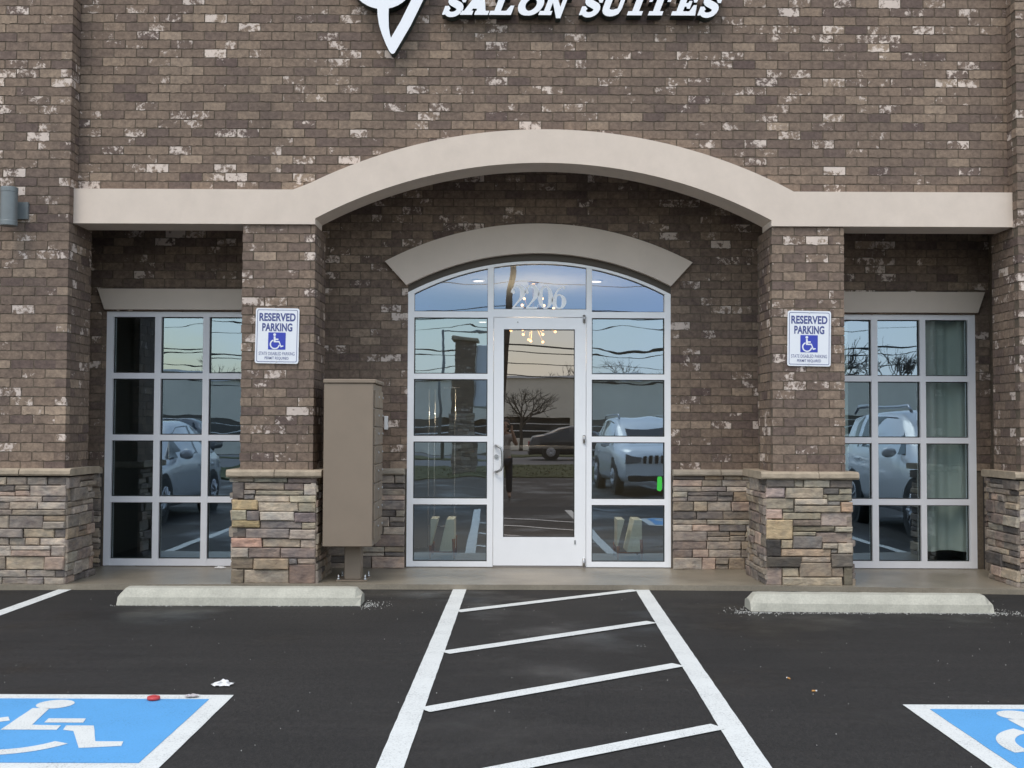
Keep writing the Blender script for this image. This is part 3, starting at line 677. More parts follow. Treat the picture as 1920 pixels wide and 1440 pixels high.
for X0, X1 in ((-.943, -.217), (.811, 1.529)):
    gl = MB()
    for (p0, p1), (q0, q1) in zip(rowz[:-1], rowz[1:]):
        tx, tz = rnd.uniform(-.0006, .0006), rnd.uniform(-.0006, .0006)
        gl.poly([(X0 - .004, GY + tx + tz, p1 - .004), (X1 + .004, GY - tx + tz, p1 - .004), (X1 + .004, GY - tx - tz, q0 + .004), (X0 - .004, GY + tx - tz, q0 + .004)])
    gl.build('glass', M['glass_blue'], ent)
for X0, X1, zb in ((-.943, -.217, 2.561), (-.159, .757, 2.585), (.811, 1.529, 2.561)):
    gl = MB(); xs = [X1 + .004 - (X1 - X0 + .008) * k / 14 for k in range(15)]
    gl.poly([(X0 - .004, GY, zb - .004), (X1 + .004, GY, zb - .004)] + [(x, GY, frame_arc(x) - .058) for x in xs])
    gl.build('transom_glass', M['glass_sky'], ent)
# thin dark glazing line round the transom panes
gk = MB()
for X0, X1, zb in ((-.943, -.217, 2.561), (-.159, .757, 2.585), (.811, 1.529, 2.561)):
    pts = [(X0, frame_arc(X0) - .066), (X0, zb + .004), (X1, zb + .004), (X1, frame_arc(X1) - .066)] + [(X1 - (X1 - X0) * k / 12, frame_arc(X1 - (X1 - X0) * k / 12) - .066) for k in range(1, 13)]
    for i in range(len(pts) - 1): gk.tube([(pts[i][0], GY - .006, pts[i][1]), (pts[i + 1][0], GY - .006, pts[i + 1][1])], .0045, 4)
gk.build('glazing_bead', M['gasket'], ent)
# door leaf
DX0, DX1, DZ0, DZ1 = -.155, .753, .066, 2.502
GX0, GX1, GZ0, GZ1 = -.058, .643, .343, 2.387
d = MB(); y0, y1 = Y0f - .004, Y1f - .03
d.box(DX0, GX0, y0, y1, DZ0, DZ1); d.box(GX1, DX1, y0, y1, DZ0, DZ1); d.box(GX0, GX1, y0 + .002, y1, DZ0, GZ0); d.box(GX0, GX1, y0 + .002, y1, GZ1, DZ1)
door = d.build('door', M['alu'], BLD); tag(door, 'white glass entrance door with an offset pull handle')
b = MB(); b.poly([(GX0 - .003, GY - .01, GZ0 - .003), (GX1 + .003, GY - .01, GZ0 - .003), (GX1 + .003, GY - .01, GZ1 + .003), (GX0 - .003, GY - .01, GZ1 + .003)]); b.build('glass', M['glass_clear'], door)
b = MB()
for x0, x1, z0, z1 in ((GX0, GX0 + .006, GZ0, GZ1), (GX1 - .006, GX1, GZ0, GZ1), (GX0 + .006, GX1 - .006, GZ0, GZ0 + .007), (GX0 + .006, GX1 - .006, GZ1 - .007, GZ1)): b.box(x0, x1, GY - .026, GY - .013, z0, z1)
b.build('gasket', M['gasket'], door)
b = MB(); hx = -.135; b.tube([(hx, y0, 1.238), (hx, y0 - .03, 1.238), (hx + .02, y0 - .055, 1.236), (hx + .055, y0 - .06, 1.215), (hx + .068, y0 - .06, 1.175), (hx + .068, y0 - .06, 1.05), (hx + .055, y0 - .06, 1.005), (hx + .02, y0 - .055, .985), (hx, y0 - .03, .982), (hx, y0, .982)], .0125, 12)
b.build('pull_handle', M['steel'], door)
b = MB(); b.tube([(-.127, y0 - .014, 1.132), (-.127, y0 + .01, 1.132)], .021, 20); b.tube([(-.127, y0 - .018, 1.132), (-.127, y0 - .013, 1.132)], .012, 16); b.build('lock_cylinder', M['steel'], door)
b = MB(); b.tube([(GX0, y1 + .03, 1.222), (GX1, y1 + .03, 1.222)], .016, 10); b.build('push_bar', mat('push_bar_aluminium', (.75, .74, .70), .35, .2), door)
for z in (2.49, 1.305, .10):
    b = MB(); b.tube([(.735, y0 - .012, z - .04), (.735, y0 - .012, z + .04)], .0125, 12); b.box(.722, .748, y0 - .006, y0 + .01, z - .036, z + .036); b.tube([(.735, y0 - .012, z - .006), (.735, y0 - .012, z + .006)], .0145, 12)
    b.build('hinge', M['steel'], door)
b = MB(); b.box(.640, .655, y0 - .006, y0 + .005, .275, .315); b.build('door_fitting', M['steel'], door)
b = MB(); b.tube([(.0785, y0 - .005, 2.455), (.0785, y0 + .004, 2.455)], .008, 10); b.build('screw', M['steel'], door)
b = MB(); b.box(-.155, .755, Y0f - .02, Y1f, .0455, .060); b.build('threshold', mat('threshold_metal', (.3, .27, .24), .5, .5), BLD)

# street number on the transom glass, drawn stroke by stroke
def stroke(mb, pts, wd, y, t=.0012):
    pts = [Vector((p[0], p[1])) for p in pts]; n = len(pts); Ls, Rs = [], []
    for i in range(n):
        dd = (pts[min(i + 1, n - 1)] - pts[max(i - 1, 0)]).normalized(); nn = Vector((-dd.y, dd.x)); ww = wd[i] / 2 if isinstance(wd, list) else wd / 2
        Ls.append(pts[i] + nn * ww); Rs.append(pts[i] - nn * ww)
    for i in range(n - 1):
        q = [Ls[i], Rs[i], Rs[i + 1], Ls[i + 1]]; mb.poly([(v.x, y, v.y) for v in (q if (q[1] - q[0]).cross(q[2] - q[0]) > 0 else q[::-1])])
def bez(p0, p1, p2, p3, n=10):
    return [tuple(p0[k] * (1 - t) ** 3 + 3 * p1[k] * t * (1 - t) ** 2 + 3 * p2[k] * t * t * (1 - t) + p3[k] * t ** 3 for k in (0, 1)) for t in [i / n for i in range(n + 1)]]
def digit_two(x, z, h, mb, y):
    w_ = h * .56
    T = lambda l: [(x + a * w_, z + c * h) for a, c in l]
    p = bez((.08, .70), (.02, .98), (.40, 1.06), (.62, .96), 10)[:-1] + bez((.62, .96), (.95, .85), (.86, .55), (.62, .40), 10)[:-1] + bez((.62, .40), (.40, .26), (.20, .12), (.06, .03), 8)
    n_ = len(p); wd = []
    for i in range(n_):
        t = i / (n_ - 1); wd.append(1.22 * h * (.055 + .14 * math.exp(-((t - .52) / .17) ** 2) + (.10 * math.exp(-(t / .05) ** 2))))
    stroke(mb, T(p), wd, y); mb.poly([(q[0], y - .0004, q[1]) for q in T([(0, 0), (.86, 0), (1.0, .22), (.96, .22), (.88, .09), (.10, .09)])])
    mb.ball((x + .13 * w_, y - .0012, z + .69 * h), h * .055, 12, sc=(1, .02, 1))
def digit_zero(x, z, h, mb, y, six=False):
    w_ = h * .53; cx = x + w_ / 2
    if not six:
        p = [(cx + math.sin(2 * math.pi * i / 32) * w_ * .42, z + h * .5 + math.cos(2 * math.pi * i / 32) * h * .47) for i in range(33)]
        stroke(mb, p, [1.2 * h * (.05 + .12 * abs(math.sin(2 * math.pi * i / 32)) ** 2) for i in range(33)], y)
    else:
        p = [(cx + math.sin(2 * math.pi * i / 32) * w_ * .40, z + h * .32 + math.cos(2 * math.pi * i / 32) * h * .29) for i in range(33)]
        stroke(mb, p, [1.2 * h * (.05 + .12 * abs(math.sin(2 * math.pi * i / 32)) ** 2) for i in range(33)], y)
        q = [(x + a * w_, z + c * h) for a, c in bez((.12, .30), (.10, .62), (.40, .96), (.95, .96), 14)]
        stroke(mb, q, [h * (.13 - .095 * i / 14) for i in range(15)], y - .0004)
        mb.ball((x + .90 * w_, y - .0014, z + .90 * h), h * .05, 12, sc=(1, .02, 1))
nb = MB(); yn = GY - .0022; h = .232; z0 = 2.592
for k, x in enumerate((.020, .156)): digit_two(x, z0, h, nb, yn)
digit_zero(.292, z0, h, nb, yn); digit_zero(.427, z0, h, nb, yn, True)
nb.build('street_number', M['number'], BLD)

# ------------------------------------------------------------------ interior shell
b = MB(); IX0, IX1, IY0, IY1, IZ = C - 4.5, C + 4.5, YR + .35, 19.8, 3.22
wallm = mat('interior_paint', (.30, .30, .28), .9, var=.05, vscale=2)
b.box(IX0, IX1, IY0 - .2, IY1, .0, .05); b.build('interior_floor', mat('interior_floor', (.10, .095, .09), .35, var=.15, vscale=2), BLD)
b = MB(); b.box(IX0, IX1, IY0 - .2, IY1, IZ, IZ + .1); b.build('interior_ceiling', mat('interior_ceiling', (.35, .35, .34), .9, var=.04, vscale=2), BLD)
b = MB(); b.box(IX0, IX1, IY1, IY1 + .1, 0, IZ); b.box(IX0 - .1, IX0, IY0 - .3, IY1 + .1, 0, 3.9); b.box(IX1, IX1 + .1, IY0 - .3, IY1 + .1, 0, 3.9)
b.box(-2.3, -2.2, IY0, IY1, .05, IZ); b.box(2.85, 2.95, IY0, IY1, .05, IZ); b.build('interior_wall', wallm, BLD)
b = MB(); b.box(C - 9.5, C + 9.5, 10.6, 24, TOPZ - .3, TOPZ - .1); b.box(C - 9.5, C - 9.3, 10.6, 24, 0, TOPZ - .3); b.box(C + 9.3, C + 9.5, 10.6, 24, 0, TOPZ - .3); b.box(C - 9.3, C + 9.3, 23.8, 24, 0, TOPZ - .3)
b.build('roof', wallm, BLD)

# ------------------------------------------------------------------ channel-letter sign
YS = YU - .13
SG = empty('wall_sign', (.6, YS, 5.1), 'white slanted channel letters and looped emblem high on the brick wall', 'sign')
pxm = YS / 2150                              # metres per photo pixel on this plane
SKW = .37
class Letter:
    def __init__(s): s.parts = []
    def p(s, *pts): s.parts.append([tuple(q) for q in pts]); return s
def stroke_poly(pts, wd):
    pts = [Vector(p) for p in pts]; n = len(pts); Ls, Rs = [], []
    for i in range(n):
        dd = (pts[min(i + 1, n - 1)] - pts[max(i - 1, 0)]).normalized(); nn = Vector((-dd.y, dd.x)); ww = (wd[i] if isinstance(wd, (list, tuple)) else wd) / 2
        Ls.append(tuple(pts[i] + nn * ww)); Rs.append(tuple(pts[i] - nn * ww))
    return Ls, Rs
def add_letter(name, polys, x, baseline):
    """polys: outlines in pixel units (x right, y up); skewed, extruded; white face, dark returns"""
    mb = MB()
    for k, pl in enumerate(polys):
        q = [((x + a + c * SKW) , c) for a, c in pl]
        pts = [(P(960, 0, YS).x + (a - 960) * pxm, baseline + c * pxm) for a, c in q]
        mb.prism(pts, YS - .0006 * k, YU - .02, m=0, ms=1)
    return mb.build(name, [M['letter_white'], M['letter_side']], SG)
def ribbon(pts, wd):
    Ls, Rs = stroke_poly(pts, wd); out = []
    for i in range(len(Ls) - 1): out.append([Ls[i], Rs[i], Rs[i + 1], Ls[i + 1]])
    return out
def outline_ribbon(pts, wd):
    Ls, Rs = stroke_poly(pts, wd); return [Ls + Rs[::-1]]
def ltr_S():
    p = bez((31, 30), (30, 43), (8, 43), (8, 30), 9)[:-1] + bez((8, 30), (8, 21), (30, 21), (30, 11), 9)[:-1] + bez((30, 11), (30, -2), (8, -3), (6, 9), 9)
    n_ = len(p); wd = [8 + 5 * math.sin(math.pi * i / (n_ - 1)) for i in range(n_)]
    return outline_ribbon(p, wd) + [[(0, 0), (5, 0), (12, 12), (7, 17), (0, 17)], [(31, 24), (36, 24), (36, 41), (31, 41), (26, 30)]]
def ltr_I(w_=28): return [[(0, 0), (w_, 0), (w_, 8), (w_ - 7.5, 8), (w_ - 7.5, 32), (w_, 32), (w_, 40), (0, 40), (0, 32), (7.5, 32), (7.5, 8), (0, 8)]]
def ltr_T(): return [[(5, 0), (32, 0), (32, 8), (25, 8), (25, 32), (32, 32), (33, 26), (39, 26), (39, 40), (-2, 40), (-2, 26), (4, 26), (5, 32), (12, 32), (12, 8), (5, 8)]]
def ltr_L(): return [[(0, 0), (42, 0), (42, 18), (35, 18), (30, 8), (20, 8), (20, 32), (28, 32), (28, 40), (0, 40), (0, 32), (7.5, 32), (7.5, 8), (0, 8)]]
def ltr_E(): return [[(0, 0), (46, 0), (42, 20), (36, 20), (32, 8), (20, 8), (20, 17), (24, 17), (25, 13), (31, 13), (31, 28), (25, 28), (24, 24), (20, 24), (20, 32), (31, 32), (35, 25), (40, 25), (42, 40), (0, 40), (0, 32), (7.5, 32), (7.5, 8), (0, 8)]]
def ltr_A(): return [[(0, 0), (23, 0), (23, 8), (19, 8), (20.5, 12), (28, 12), (29, 8), (27, 8), (27, 0), (53, 0), (53, 8), (46, 8), (31, 42), (18, 42), (5, 8), (0, 8)], ]
def ltr_N(): return [[(0, 0), (24, 0), (24, 8), (19, 8), (19, 24), (36, -6), (44, -6), (44, 32), (52, 32), (52, 40), (30, 40), (30, 32), (36, 32), (36, 16), (20, 40), (0, 40), (0, 32), (8, 32), (8, 8), (0, 8)]]
def ltr_U():
    p = [(10, 36), (10, 14)] + bez((10, 14), (10, 1), (35, 1), (36, 14), 10)[1:] + [(36, 36)]
    return outline_ribbon(p, [13] * (len(p) - 3) + [9, 8, 8]) + [[(0, 32), (20, 32), (20, 40), (0, 40)], [(28, 32), (44, 32), (44, 40), (28, 40)]]
def ltr_O():
    o_, n_ = [], 36
    pts = [(24 + 17 * math.sin(2 * math.pi * i / n_), 20 + 16.5 * math.cos(2 * math.pi * i / n_)) for i in range(n_ + 1)]
    wd = [9 + 4.5 * abs(math.sin(2 * math.pi * i / n_)) for i in range(n_ + 1)]; Ls, Rs = stroke_poly(pts, wd)
    return [Ls[:19] + Rs[:19][::-1], Ls[18:] + Rs[18:][::-1]]
BASEZ = lambda x: P(x, 27.6 + (x - 828) * .0030, YS).z
for nm, fn, x in (('letter', ltr_S, 827), ('letter', ltr_A, 861), ('letter', ltr_L, 916), ('letter', ltr_O, 965), ('letter', ltr_N, 1010), ('letter', ltr_S, 1087), ('letter', ltr_U, 1124), ('letter', ltr_I, 1178), ('letter', ltr_T, 1213), ('letter', ltr_E, 1262), ('letter', ltr_S, 1312)):
    add_letter(nm, fn(), x, BASEZ(x + 20))
# emblem: ring over a long pointed V
mb = MB()
def prj(x, y): q = P(x, y, YS); return (q.x, q.z)
ring_c = (717, -46)
def ringpts(r, a0, a1, n_=20): return [(ring_c[0] + r * math.cos(R(a0 + (a1 - a0) * i / n_)), ring_c[1] + r * math.sin(R(a0 + (a1 - a0) * i / n_))) for i in range(n_ + 1)]
for a0, a1 in ((-90, 90), (90, 270)):
    mb.prism([prj(*q) for q in ringpts(63, a0, a1) + ringpts(43, a0, a1)[::-1]], YS, YU - .02, m=0, ms=1)
left_ = [(707, 8)] + [(708, 30), (711, 48), (716, 64), (724, 84), (730, 96), (733.5, 100.5), (737, 101), (740, 99), (743, 94), (770, 48), (793.5, 0), (820, -54), (800, -58), (771, 0), (751, 40), (733, 71), (731, 64), (729, 50), (728.5, 30), (729, 12)]
mb.prism([prj(*q) for q in left_], YS - .001, YU - .02, m=0, ms=1)
mb.build('emblem', [M['letter_white'], M['letter_side']], SG)

# ------------------------------------------------------------------ reserved-parking signs
FONT = None
def text_mesh(mb, txt, x, z, hgt, width, y, m=0, bold=.0, cent=True):
    cu = bpy.data.curves.new('t', 'FONT'); cu.body = txt; cu.size = 1; cu.offset = bold; cu.align_x = 'LEFT'; cu.space_character = 1.03
    ob = bpy.data.objects.new('t', cu); COL.objects.link(ob); dg = bpy.context.evaluated_depsgraph_get(); ev = ob.evaluated_get(dg); me = ev.to_mesh()
    xs = [v.co.x for v in me.vertices]; ys = [v.co.y for v in me.vertices]; x0, x1, yy0, yy1 = min(xs), max(xs), min(ys), max(ys)
    sx = width / (x1 - x0); sz = hgt / (yy1 - yy0); base = len(mb.v)
    mb.v += [(x + (v.co.x - (x0 + x1) / 2) * sx, y, z + (v.co.y - yy0) * sz) for v in me.vertices]
    for p in me.polygons: mb.face([base + i for i in p.vertices], m=m)
    ev.to_mesh_clear(); bpy.data.objects.remove(ob); bpy.data.curves.remove(cu)
ISA = [[(.318, .77), (.42, .77), (.427, .64), (.59, .64), (.59, .56), (.43, .56), (.433, .505), (.65, .505), (.757, .232), (.865, .250), (.89, .195), (.727, .134), (.612, .425), (.322, .425)],
       [(.367 + .08 * math.cos(i * math.pi / 8), .87 + .08 * math.sin(i * math.pi / 8)) for i in range(16)]]
cxw, cyw = .389, .31
arcp = lambda r, a0, a1, n_=22: [(cxw + r * math.cos(R(a0 + (a1 - a0) * i / n_)), cyw + r * math.sin(R(a0 + (a1 - a0) * i / n_))) for i in range(n_ + 1)]
ISA.append(arcp(.292, 112, 352) + arcp(.217, 112, 352)[::-1])
def rrect(x0, x1, z0, z1, r, n_=4):
    o_ = []
    for cx_, cz_, a in ((x1 - r, z1 - r, 0), (x0 + r, z1 - r, 90), (x0 + r, z0 + r, 180), (x1 - r, z0 + r, 270)):
        o_ += [(cx_ + r * math.cos(R(a + 90 * i / n_)), cz_ + r * math.sin(R(a + 90 * i / n_))) for i in range(n_ + 1)]
    return o_
def parking_sign(cx, cz, rot, label):
    Y = YP - .012; root = empty('reserved_parking_sign', (cx, Y, cz), label, 'sign', 'reserved parking signs on the brick piers')
    W2, H2 = .1935, .2465
    mb = MB(); mb.prism([(cx + a, cz + c) for a, c in rrect(-W2, W2, -H2, H2, .02)], Y - .003, Y); mb.build('panel', M['sign_white'], root)
    mb = MB(); y = Y - .0042; o1 = rrect(-W2 + .014, W2 - .014, -H2 + .014, H2 - .014, .014); o2 = rrect(-W2 + .0185, W2 - .0185, -H2 + .0185, H2 - .0185, .011)
    for i in range(len(o1)):
        j = (i + 1) % len(o1); mb.poly([(cx + q[0], y, cz + q[1]) for q in (o1[j], o1[i], o2[i], o2[j])][::-1])
    text_mesh(mb, 'RESERVED', cx, cz + .130, .073, .322, y, bold=.034); text_mesh(mb, 'PARKING', cx, cz + .040, .073, .268, y, bold=.034)
    text_mesh(mb, 'STATE DISABLED PARKING', cx, cz - .173, .030, .318, y, bold=.0); text_mesh(mb, 'PERMIT REQUIRED', cx, cz - .215, .029, .212, y, bold=.006)
    mb.build('lettering', M['sign_text'], root)
    mb = MB(); mb.prism([(cx - .001 + a, cz + c) for a, c in rrect(-.0775, .0775, -.123, .030, .005)], Y - .0045, Y - .0035, m=0)
    for pl in ISA:
        n_ = len(pl)
        mb.prism([(cx - .0785 + a * .155, cz - .123 + c * .153) for a, c in pl], Y - .0060, Y - .0045, m=1)
    mb.build('wheelchair_symbol', [M['sign_blue'], M['sign_white']], root)
    for zz in (-.229, .229): mb = MB(); mb.tube([(cx, Y - .008, cz + zz), (cx, Y + .002, cz + zz)], .006, 10); mb.build('screw', M['steel'], root)
    root.rotation_euler = (0, rot, 0)
parking_sign(-2.0675, 2.224, R(.75), 'white and blue reserved parking sign on the left pier, next to the mailbox cabinet')
parking_sign(2.665, 2.219, R(.8), 'white and blue reserved parking sign on the right pier, above the yellow stone')

# ------------------------------------------------------------------ wall lamp on the left pilaster
lx, ly = (P(2, 380, 9.93).x + P(33, 380, 9.93).x) / 2, 9.925; z0, z1 = 3.153, 3.49
root = empty('wall_lamp', (lx, YL, 3.32), 'grey cylindrical up and down light on the left brick pilaster', 'lamp')
mb = MB(); mb.tube([(lx, ly, z0 + .04), (lx, ly, z1 - .04)], .070, 48); mb.sm = [False] * len(mb.sm); mb.build('housing', M['lamp_grey'], root)
for a, c in ((z0, z0 + .045), (z1 - .045, z1)): mb = MB(); mb.tube([(lx, ly, a), (lx, ly, a + .006), (lx, ly, c - .006), (lx, ly, c)], [.0705, .0725, .0725, .0705], 32); mb.sm = [False] * len(mb.sm); mb.build('end_ring', M['lamp_grey'], root)
mb = MB(); mb.box(lx - .045, lx + .115, YL - .03, YL - .001, 3.235, 3.385); mb.box(lx - .03, lx + .03, ly + .05, YL - .03, 3.25, 3.37); mb.build('mounting_plate', M['lamp_grey'], root)

# ------------------------------------------------------------------ mailbox cabinet on its pedestal
mx0, mx1, my0, my1, mz0, mz1 = -1.626, -1.192, 10.05, 10.72, .372, 1.80
root = empty('mailbox_cabinet', (-1.395, 10.38, WZ), 'tall tan cluster mailbox cabinet on a pedestal beside the left pier', 'mailbox')
mb = MB(); mb.cbox(mx0, mx1, my0, my1, mz0, mz1, .006); mb.build('cabinet', M['mailbox'], root)
mb = MB(); mb.cbox(mx0 - .006, mx1 + .02, my0 - .012, my1 + .012, mz1 + .001, mz1 + .037, .006); mb.build('hood', M['mailbox'], root)
ndoor = 0
for r_ in range(8):
    for c_ in range(2):
        ya, yb = my0 + .035 + c_ * .31, my0 + .035 + c_ * .31 + .295; za = mz0 + .06 + r_ * .165; zb = za + .155
        mb = MB(); mb.cbox(mx1 + .001, mx1 + .014, ya, yb, za, zb, .003); dr = mb.build('mail_door', M['mailbox'], root)
        mb = MB(); mb.tube([(mx1 + .012, yb - .04, (za + zb) / 2 + .02), (mx1 + .022, yb - .04, (za + zb) / 2 + .02)], .011, 12); mb.build('lock', M['steel'], dr)
mb = MB(); mb.cbox(-1.47, -1.322, 10.30, 10.46, WZ + .012, mz0, .006); mb.build('pedestal', M['mailbox'], root)
mb = MB(); mb.cbox(-1.535, -1.257, 10.24, 10.52, WZ + .001, WZ + .012, .003); mb.build('base_plate', M['mailbox'], root)
for bx, by in ((-1.515, 10.262), (-1.277, 10.262), (-1.515, 10.5), (-1.277, 10.5)):
    mb = MB(); mb.tube([(bx, by, WZ + .012), (bx, by, WZ + .06)], .008, 8); mb.tube([(bx, by, WZ + .013), (bx, by, WZ + .028)], .018, 6); mb.build('anchor_bolt', M['steel'], root)
# small white box on the wall
mb = MB(); mb.cbox(-1.228, -1.190, YR - .04, YR + .002, 1.39, 1.525, .005); tag(mb.build('access_box', M['plastic_white'], None, (-1.209, YR, 1.39)), 'small white plastic box on the brick wall just behind the mailbox cabinet', 'wall box')

# ------------------------------------------------------------------ wheel stops
def wheel_stop(x0, x1, ya, yb, label):
    mb = MB(); n = 40; prof = [(-.012, 0), (0, .062), (.062, .128), (.155, .132), (.225, .062), (.237, 0)]; rings = []
    for k in range(n + 1):
        t = k / n; x = x0 + (x1 - x0) * t; y = ya + (yb - ya) * t; e = 1.0; ex = min(t, 1 - t) * (x1 - x0); sh = 0
        if ex < .055: sh = (1 - ex / .055)
        rings.append(len(mb.v))
        for i, (py, pz) in enumerate(prof):
            j = noise.noise(Vector((x * 14, py * 20, pz * 20 + ya))) * .003
            pz2 = pz * (1 - .38 * sh ** 1.6) if pz > .1 else pz
            mb.v.append((x, y + py + j + (.02 * sh if py < .1 and pz > .05 else 0), pz2 + j * .6 if pz > 0 else 0))
    for k in range(n):
        for i in range(5): mb.face((rings[k] + i, rings[k + 1] + i, rings[k + 1] + i + 1, rings[k] + i + 1))
    mb.face([rings[0] + i for i in range(6)]); mb.face([rings[-1] + i for i in reversed(range(6))])
    o_ = mb.build('wheel_stop', M['kerbstop'], None, ((x0 + x1) / 2, (ya + yb) / 2, 0)); tag(o_, label, 'wheel stop', 'concrete wheel stops')
wheel_stop(-3.105, -1.175, 9.15, 9.165, 'pale concrete wheel stop in front of the left window and mailbox')
wheel_stop(1.88, 3.745, 8.955, 8.895, 'pale concrete wheel stop ringed by white chips, in front of the right window')

# ------------------------------------------------------------------ painted markings (thin coats over the asphalt)
def ragged(pts, step=.09, amp=.0013):
    out = []
    n = len(pts)
    for i in range(n):
        a, c = Vector(pts[i]), Vector(pts[(i + 1) % n]); k = max(1, int((c - a).length / step)); nn = Vector((-(c - a).y, (c - a).x)).normalized() if (c - a).length else Vector((0, 0))
        for j in range(k):
            q = a + (c - a) * j / k; out.append(tuple(q + nn * rnd.uniform(-amp, amp) * (0 if j == 0 else 1)))
    return out
def flat(mb, pts, z, m=0, rag=True):
    if rag: pts = ragged(pts)
    mb.prism(pts, z - .0012, z, m=m, axis='z')
def stripe(p, q, wd, z, label, grp='white stripes painted on the asphalt'):
    p, q = Vector(p[:2]), Vector(q[:2]); d_ = (q - p).normalized(); n_ = Vector((-d_.y, d_.x)) * wd / 2
    mb = MB(); flat(mb, [tuple(p + n_), tuple(p - n_), tuple(q - n_), tuple(q + n_)], z)
    o_ = mb.build('painted_stripe', M['white_paint'], None, ((p.x + q.x) / 2, (p.y + q.y) / 2, 0)); tag(o_, label, 'painted stripe', grp)
def ext(p, q, t): p, q = Vector(p), Vector(q); return tuple(p + (q - p) * t)
La, Lb = (-.428, 10.085), (-.493, 4.84); Ra, Rb = (1.168, 10.09), (1.046, 4.858)
stripe(La, ext(La, Lb, 1.35), .116, .004, 'long white line along the left edge of the striped access aisle')
stripe(Ra, ext(Ra, Rb, 1.35), .118, .004, 'long white line along the right edge of the striped access aisle')
hl = [((857, 1147.5), (1191, 1107.5), 'thinnest diagonal hatch line, nearest the kerb and door'), ((834, 1225), (1222, 1167.5), 'second diagonal hatch line from the kerb'),
      ((795, 1333), (1272, 1248), 'third diagonal hatch line from the kerb, mid aisle'), ((960, 1440.5), (1347, 1364), 'fourth diagonal hatch line, at the bottom edge of the photo')]
for a, c, lab in hl:
    p, q = G(*a), G(*c)
    if a[0] == 960: p = p + (p - q) * .32
    stripe((p.x, p.y), (q.x, q.y), .104, .0065, lab, 'diagonal hatch lines of the access aisle')
stripe((-3.836, 10.0), (-3.88, 5.2), .112, .004, 'white stall line running off to the left of the left blue symbol')
stripe((4.50, 9.7), (4.44, 5.2), .112, .004, 'white stall line to the right of the right blue symbol')
# accessible symbol squares
GISA = [[(.115, .77), (.20, .77), (.195, .70), (.255, .455), (.395, .45), (.385, .36), (.155, .372)]]
def blue_square(x0, y0, wd, label):
    root = empty('parking_symbol', (x0 + wd / 2, y0 - wd / 2, 0), label, 'parking symbol', 'blue accessible parking symbols on the asphalt')
    mb = MB(); flat(mb, [(x0, y0), (x0, y0 - wd), (x0 + wd, y0 - wd), (x0 + wd, y0)], .004); mb.build('white_border', M['white_paint'], root)
    mb = MB(); e = .103; flat(mb, [(x0 + e, y0 - e), (x0 + e, y0 - wd + e), (x0 + wd - e, y0 - wd + e), (x0 + wd - e, y0 - e)], .0065); mb.build('blue_field', M['blue_paint'], root)
    mb = MB(); T = lambda l: [(x0 + a, y0 - 1.32 + c) for a, c in l]      # local metres, u right, v away
    z = .009
    hd = [(.485 + .092 * math.cos(i * math.pi / 10), 1.09 + .092 * math.sin(i * math.pi / 10)) for i in range(20)]
    flat(mb, T(hd), z, rag=False)
    flat(mb, T([(.405, 1.005), (.49, 1.005), (.535, .685), (.675, .675), (.685, .60), (.425, .60)]), z)
    flat(mb, T([(.565, .805), (.745, .805), (.76, .73), (.575, .73)]), z)
    flat(mb, T([(.70, .675), (.83, .675), (.935, .405), (1.06, .405), (1.075, .335), (.90, .30), (.77, .58), (.715, .60)]), z)
    wc = (.52, .53); ap = lambda r, a0, a1: [(wc[0] + r * math.cos(R(a0 + (a1 - a0) * i / 20)), wc[1] + r * math.sin(R(a0 + (a1 - a0) * i / 20))) for i in range(21)]
    flat(mb, T(ap(.345, 205, 332) + ap(.265, 205, 332)[::-1]), z, rag=False); flat(mb, T(ap(.345, 118, 196) + ap(.265, 118, 196)[::-1]), z, rag=False)
    mb.build('wheelchair_figure', M['white_paint'], root)
blue_square(-2.785, 6.115, 1.335, 'blue square with white wheelchair figure, left of the striped aisle, red lid on its edge')
blue_square(2.03, 5.955, 1.335, 'blue square with white wheelchair figure, at the right edge, no litter on it')

# ------------------------------------------------------------------ litter
def crumple(name, c, size, matx, label, cat, seed, flatn=.45, loc_z=0.0):
    g_ = random.Random(seed); mb = MB(); n = 9; pts = {}
    for i in range(n):
        for j in range(n):
            u_, v_ = i / (n - 1) - .5, j / (n - 1) - .5; r_ = max(abs(u_), abs(v_))
            pts[i, j] = len(mb.v); mb.v.append((c[0] + u_ * size[0] + g_.uniform(-.1, .1) * size[0], c[1] + v_ * size[1] + g_.uniform(-.1, .1) * size[1], loc_z + .004 + max(0, g_.uniform(.1, 1.0) * size[2] * (1 - 1.6 * r_))))
    for i in range(n - 1):
        for j in range(n - 1): mb.face((pts[i, j], pts[i + 1, j], pts[i + 1, j + 1], pts[i, j + 1]))
    tag(mb.build(name, matx, None, (c[0], c[1], loc_z)), label, cat)
paperm = mat('paper', (.74, .73, .72), .8)
q = G(417, 1286); crumple('crumpled_paper', (q.x, q.y), (.10, .08, .045), paperm, 'crumpled white paper on bare asphalt above the left blue symbol', 'litter', 5)
q = G(412, 1066, WZ); crumple('paper_scrap', (q.x, q.y), (.10, .06, .03), paperm, 'white scrap on the walkway under the left window', 'litter', 8, loc_z=WZ)
q = G(360, 1309); crumple('plastic_scrap', (q.x, q.y), (.065, .05, .018), mat('pale_plastic', (.5, .46, .46), .5), 'pale crushed plastic scrap on the white border of the left blue symbol', 'litter', 11, loc_z=.008)
q = G(288, 1311, .01)
mb = MB(); mb.tube([(q.x, q.y, .009), (q.x, q.y, .012), (q.x, q.y, .024), (q.x, q.y, .026)], [.030, .034, .032, .026], 24); mb.tube([(q.x, q.y, .0262), (q.x, q.y, .029)], [.018, .016], 16)
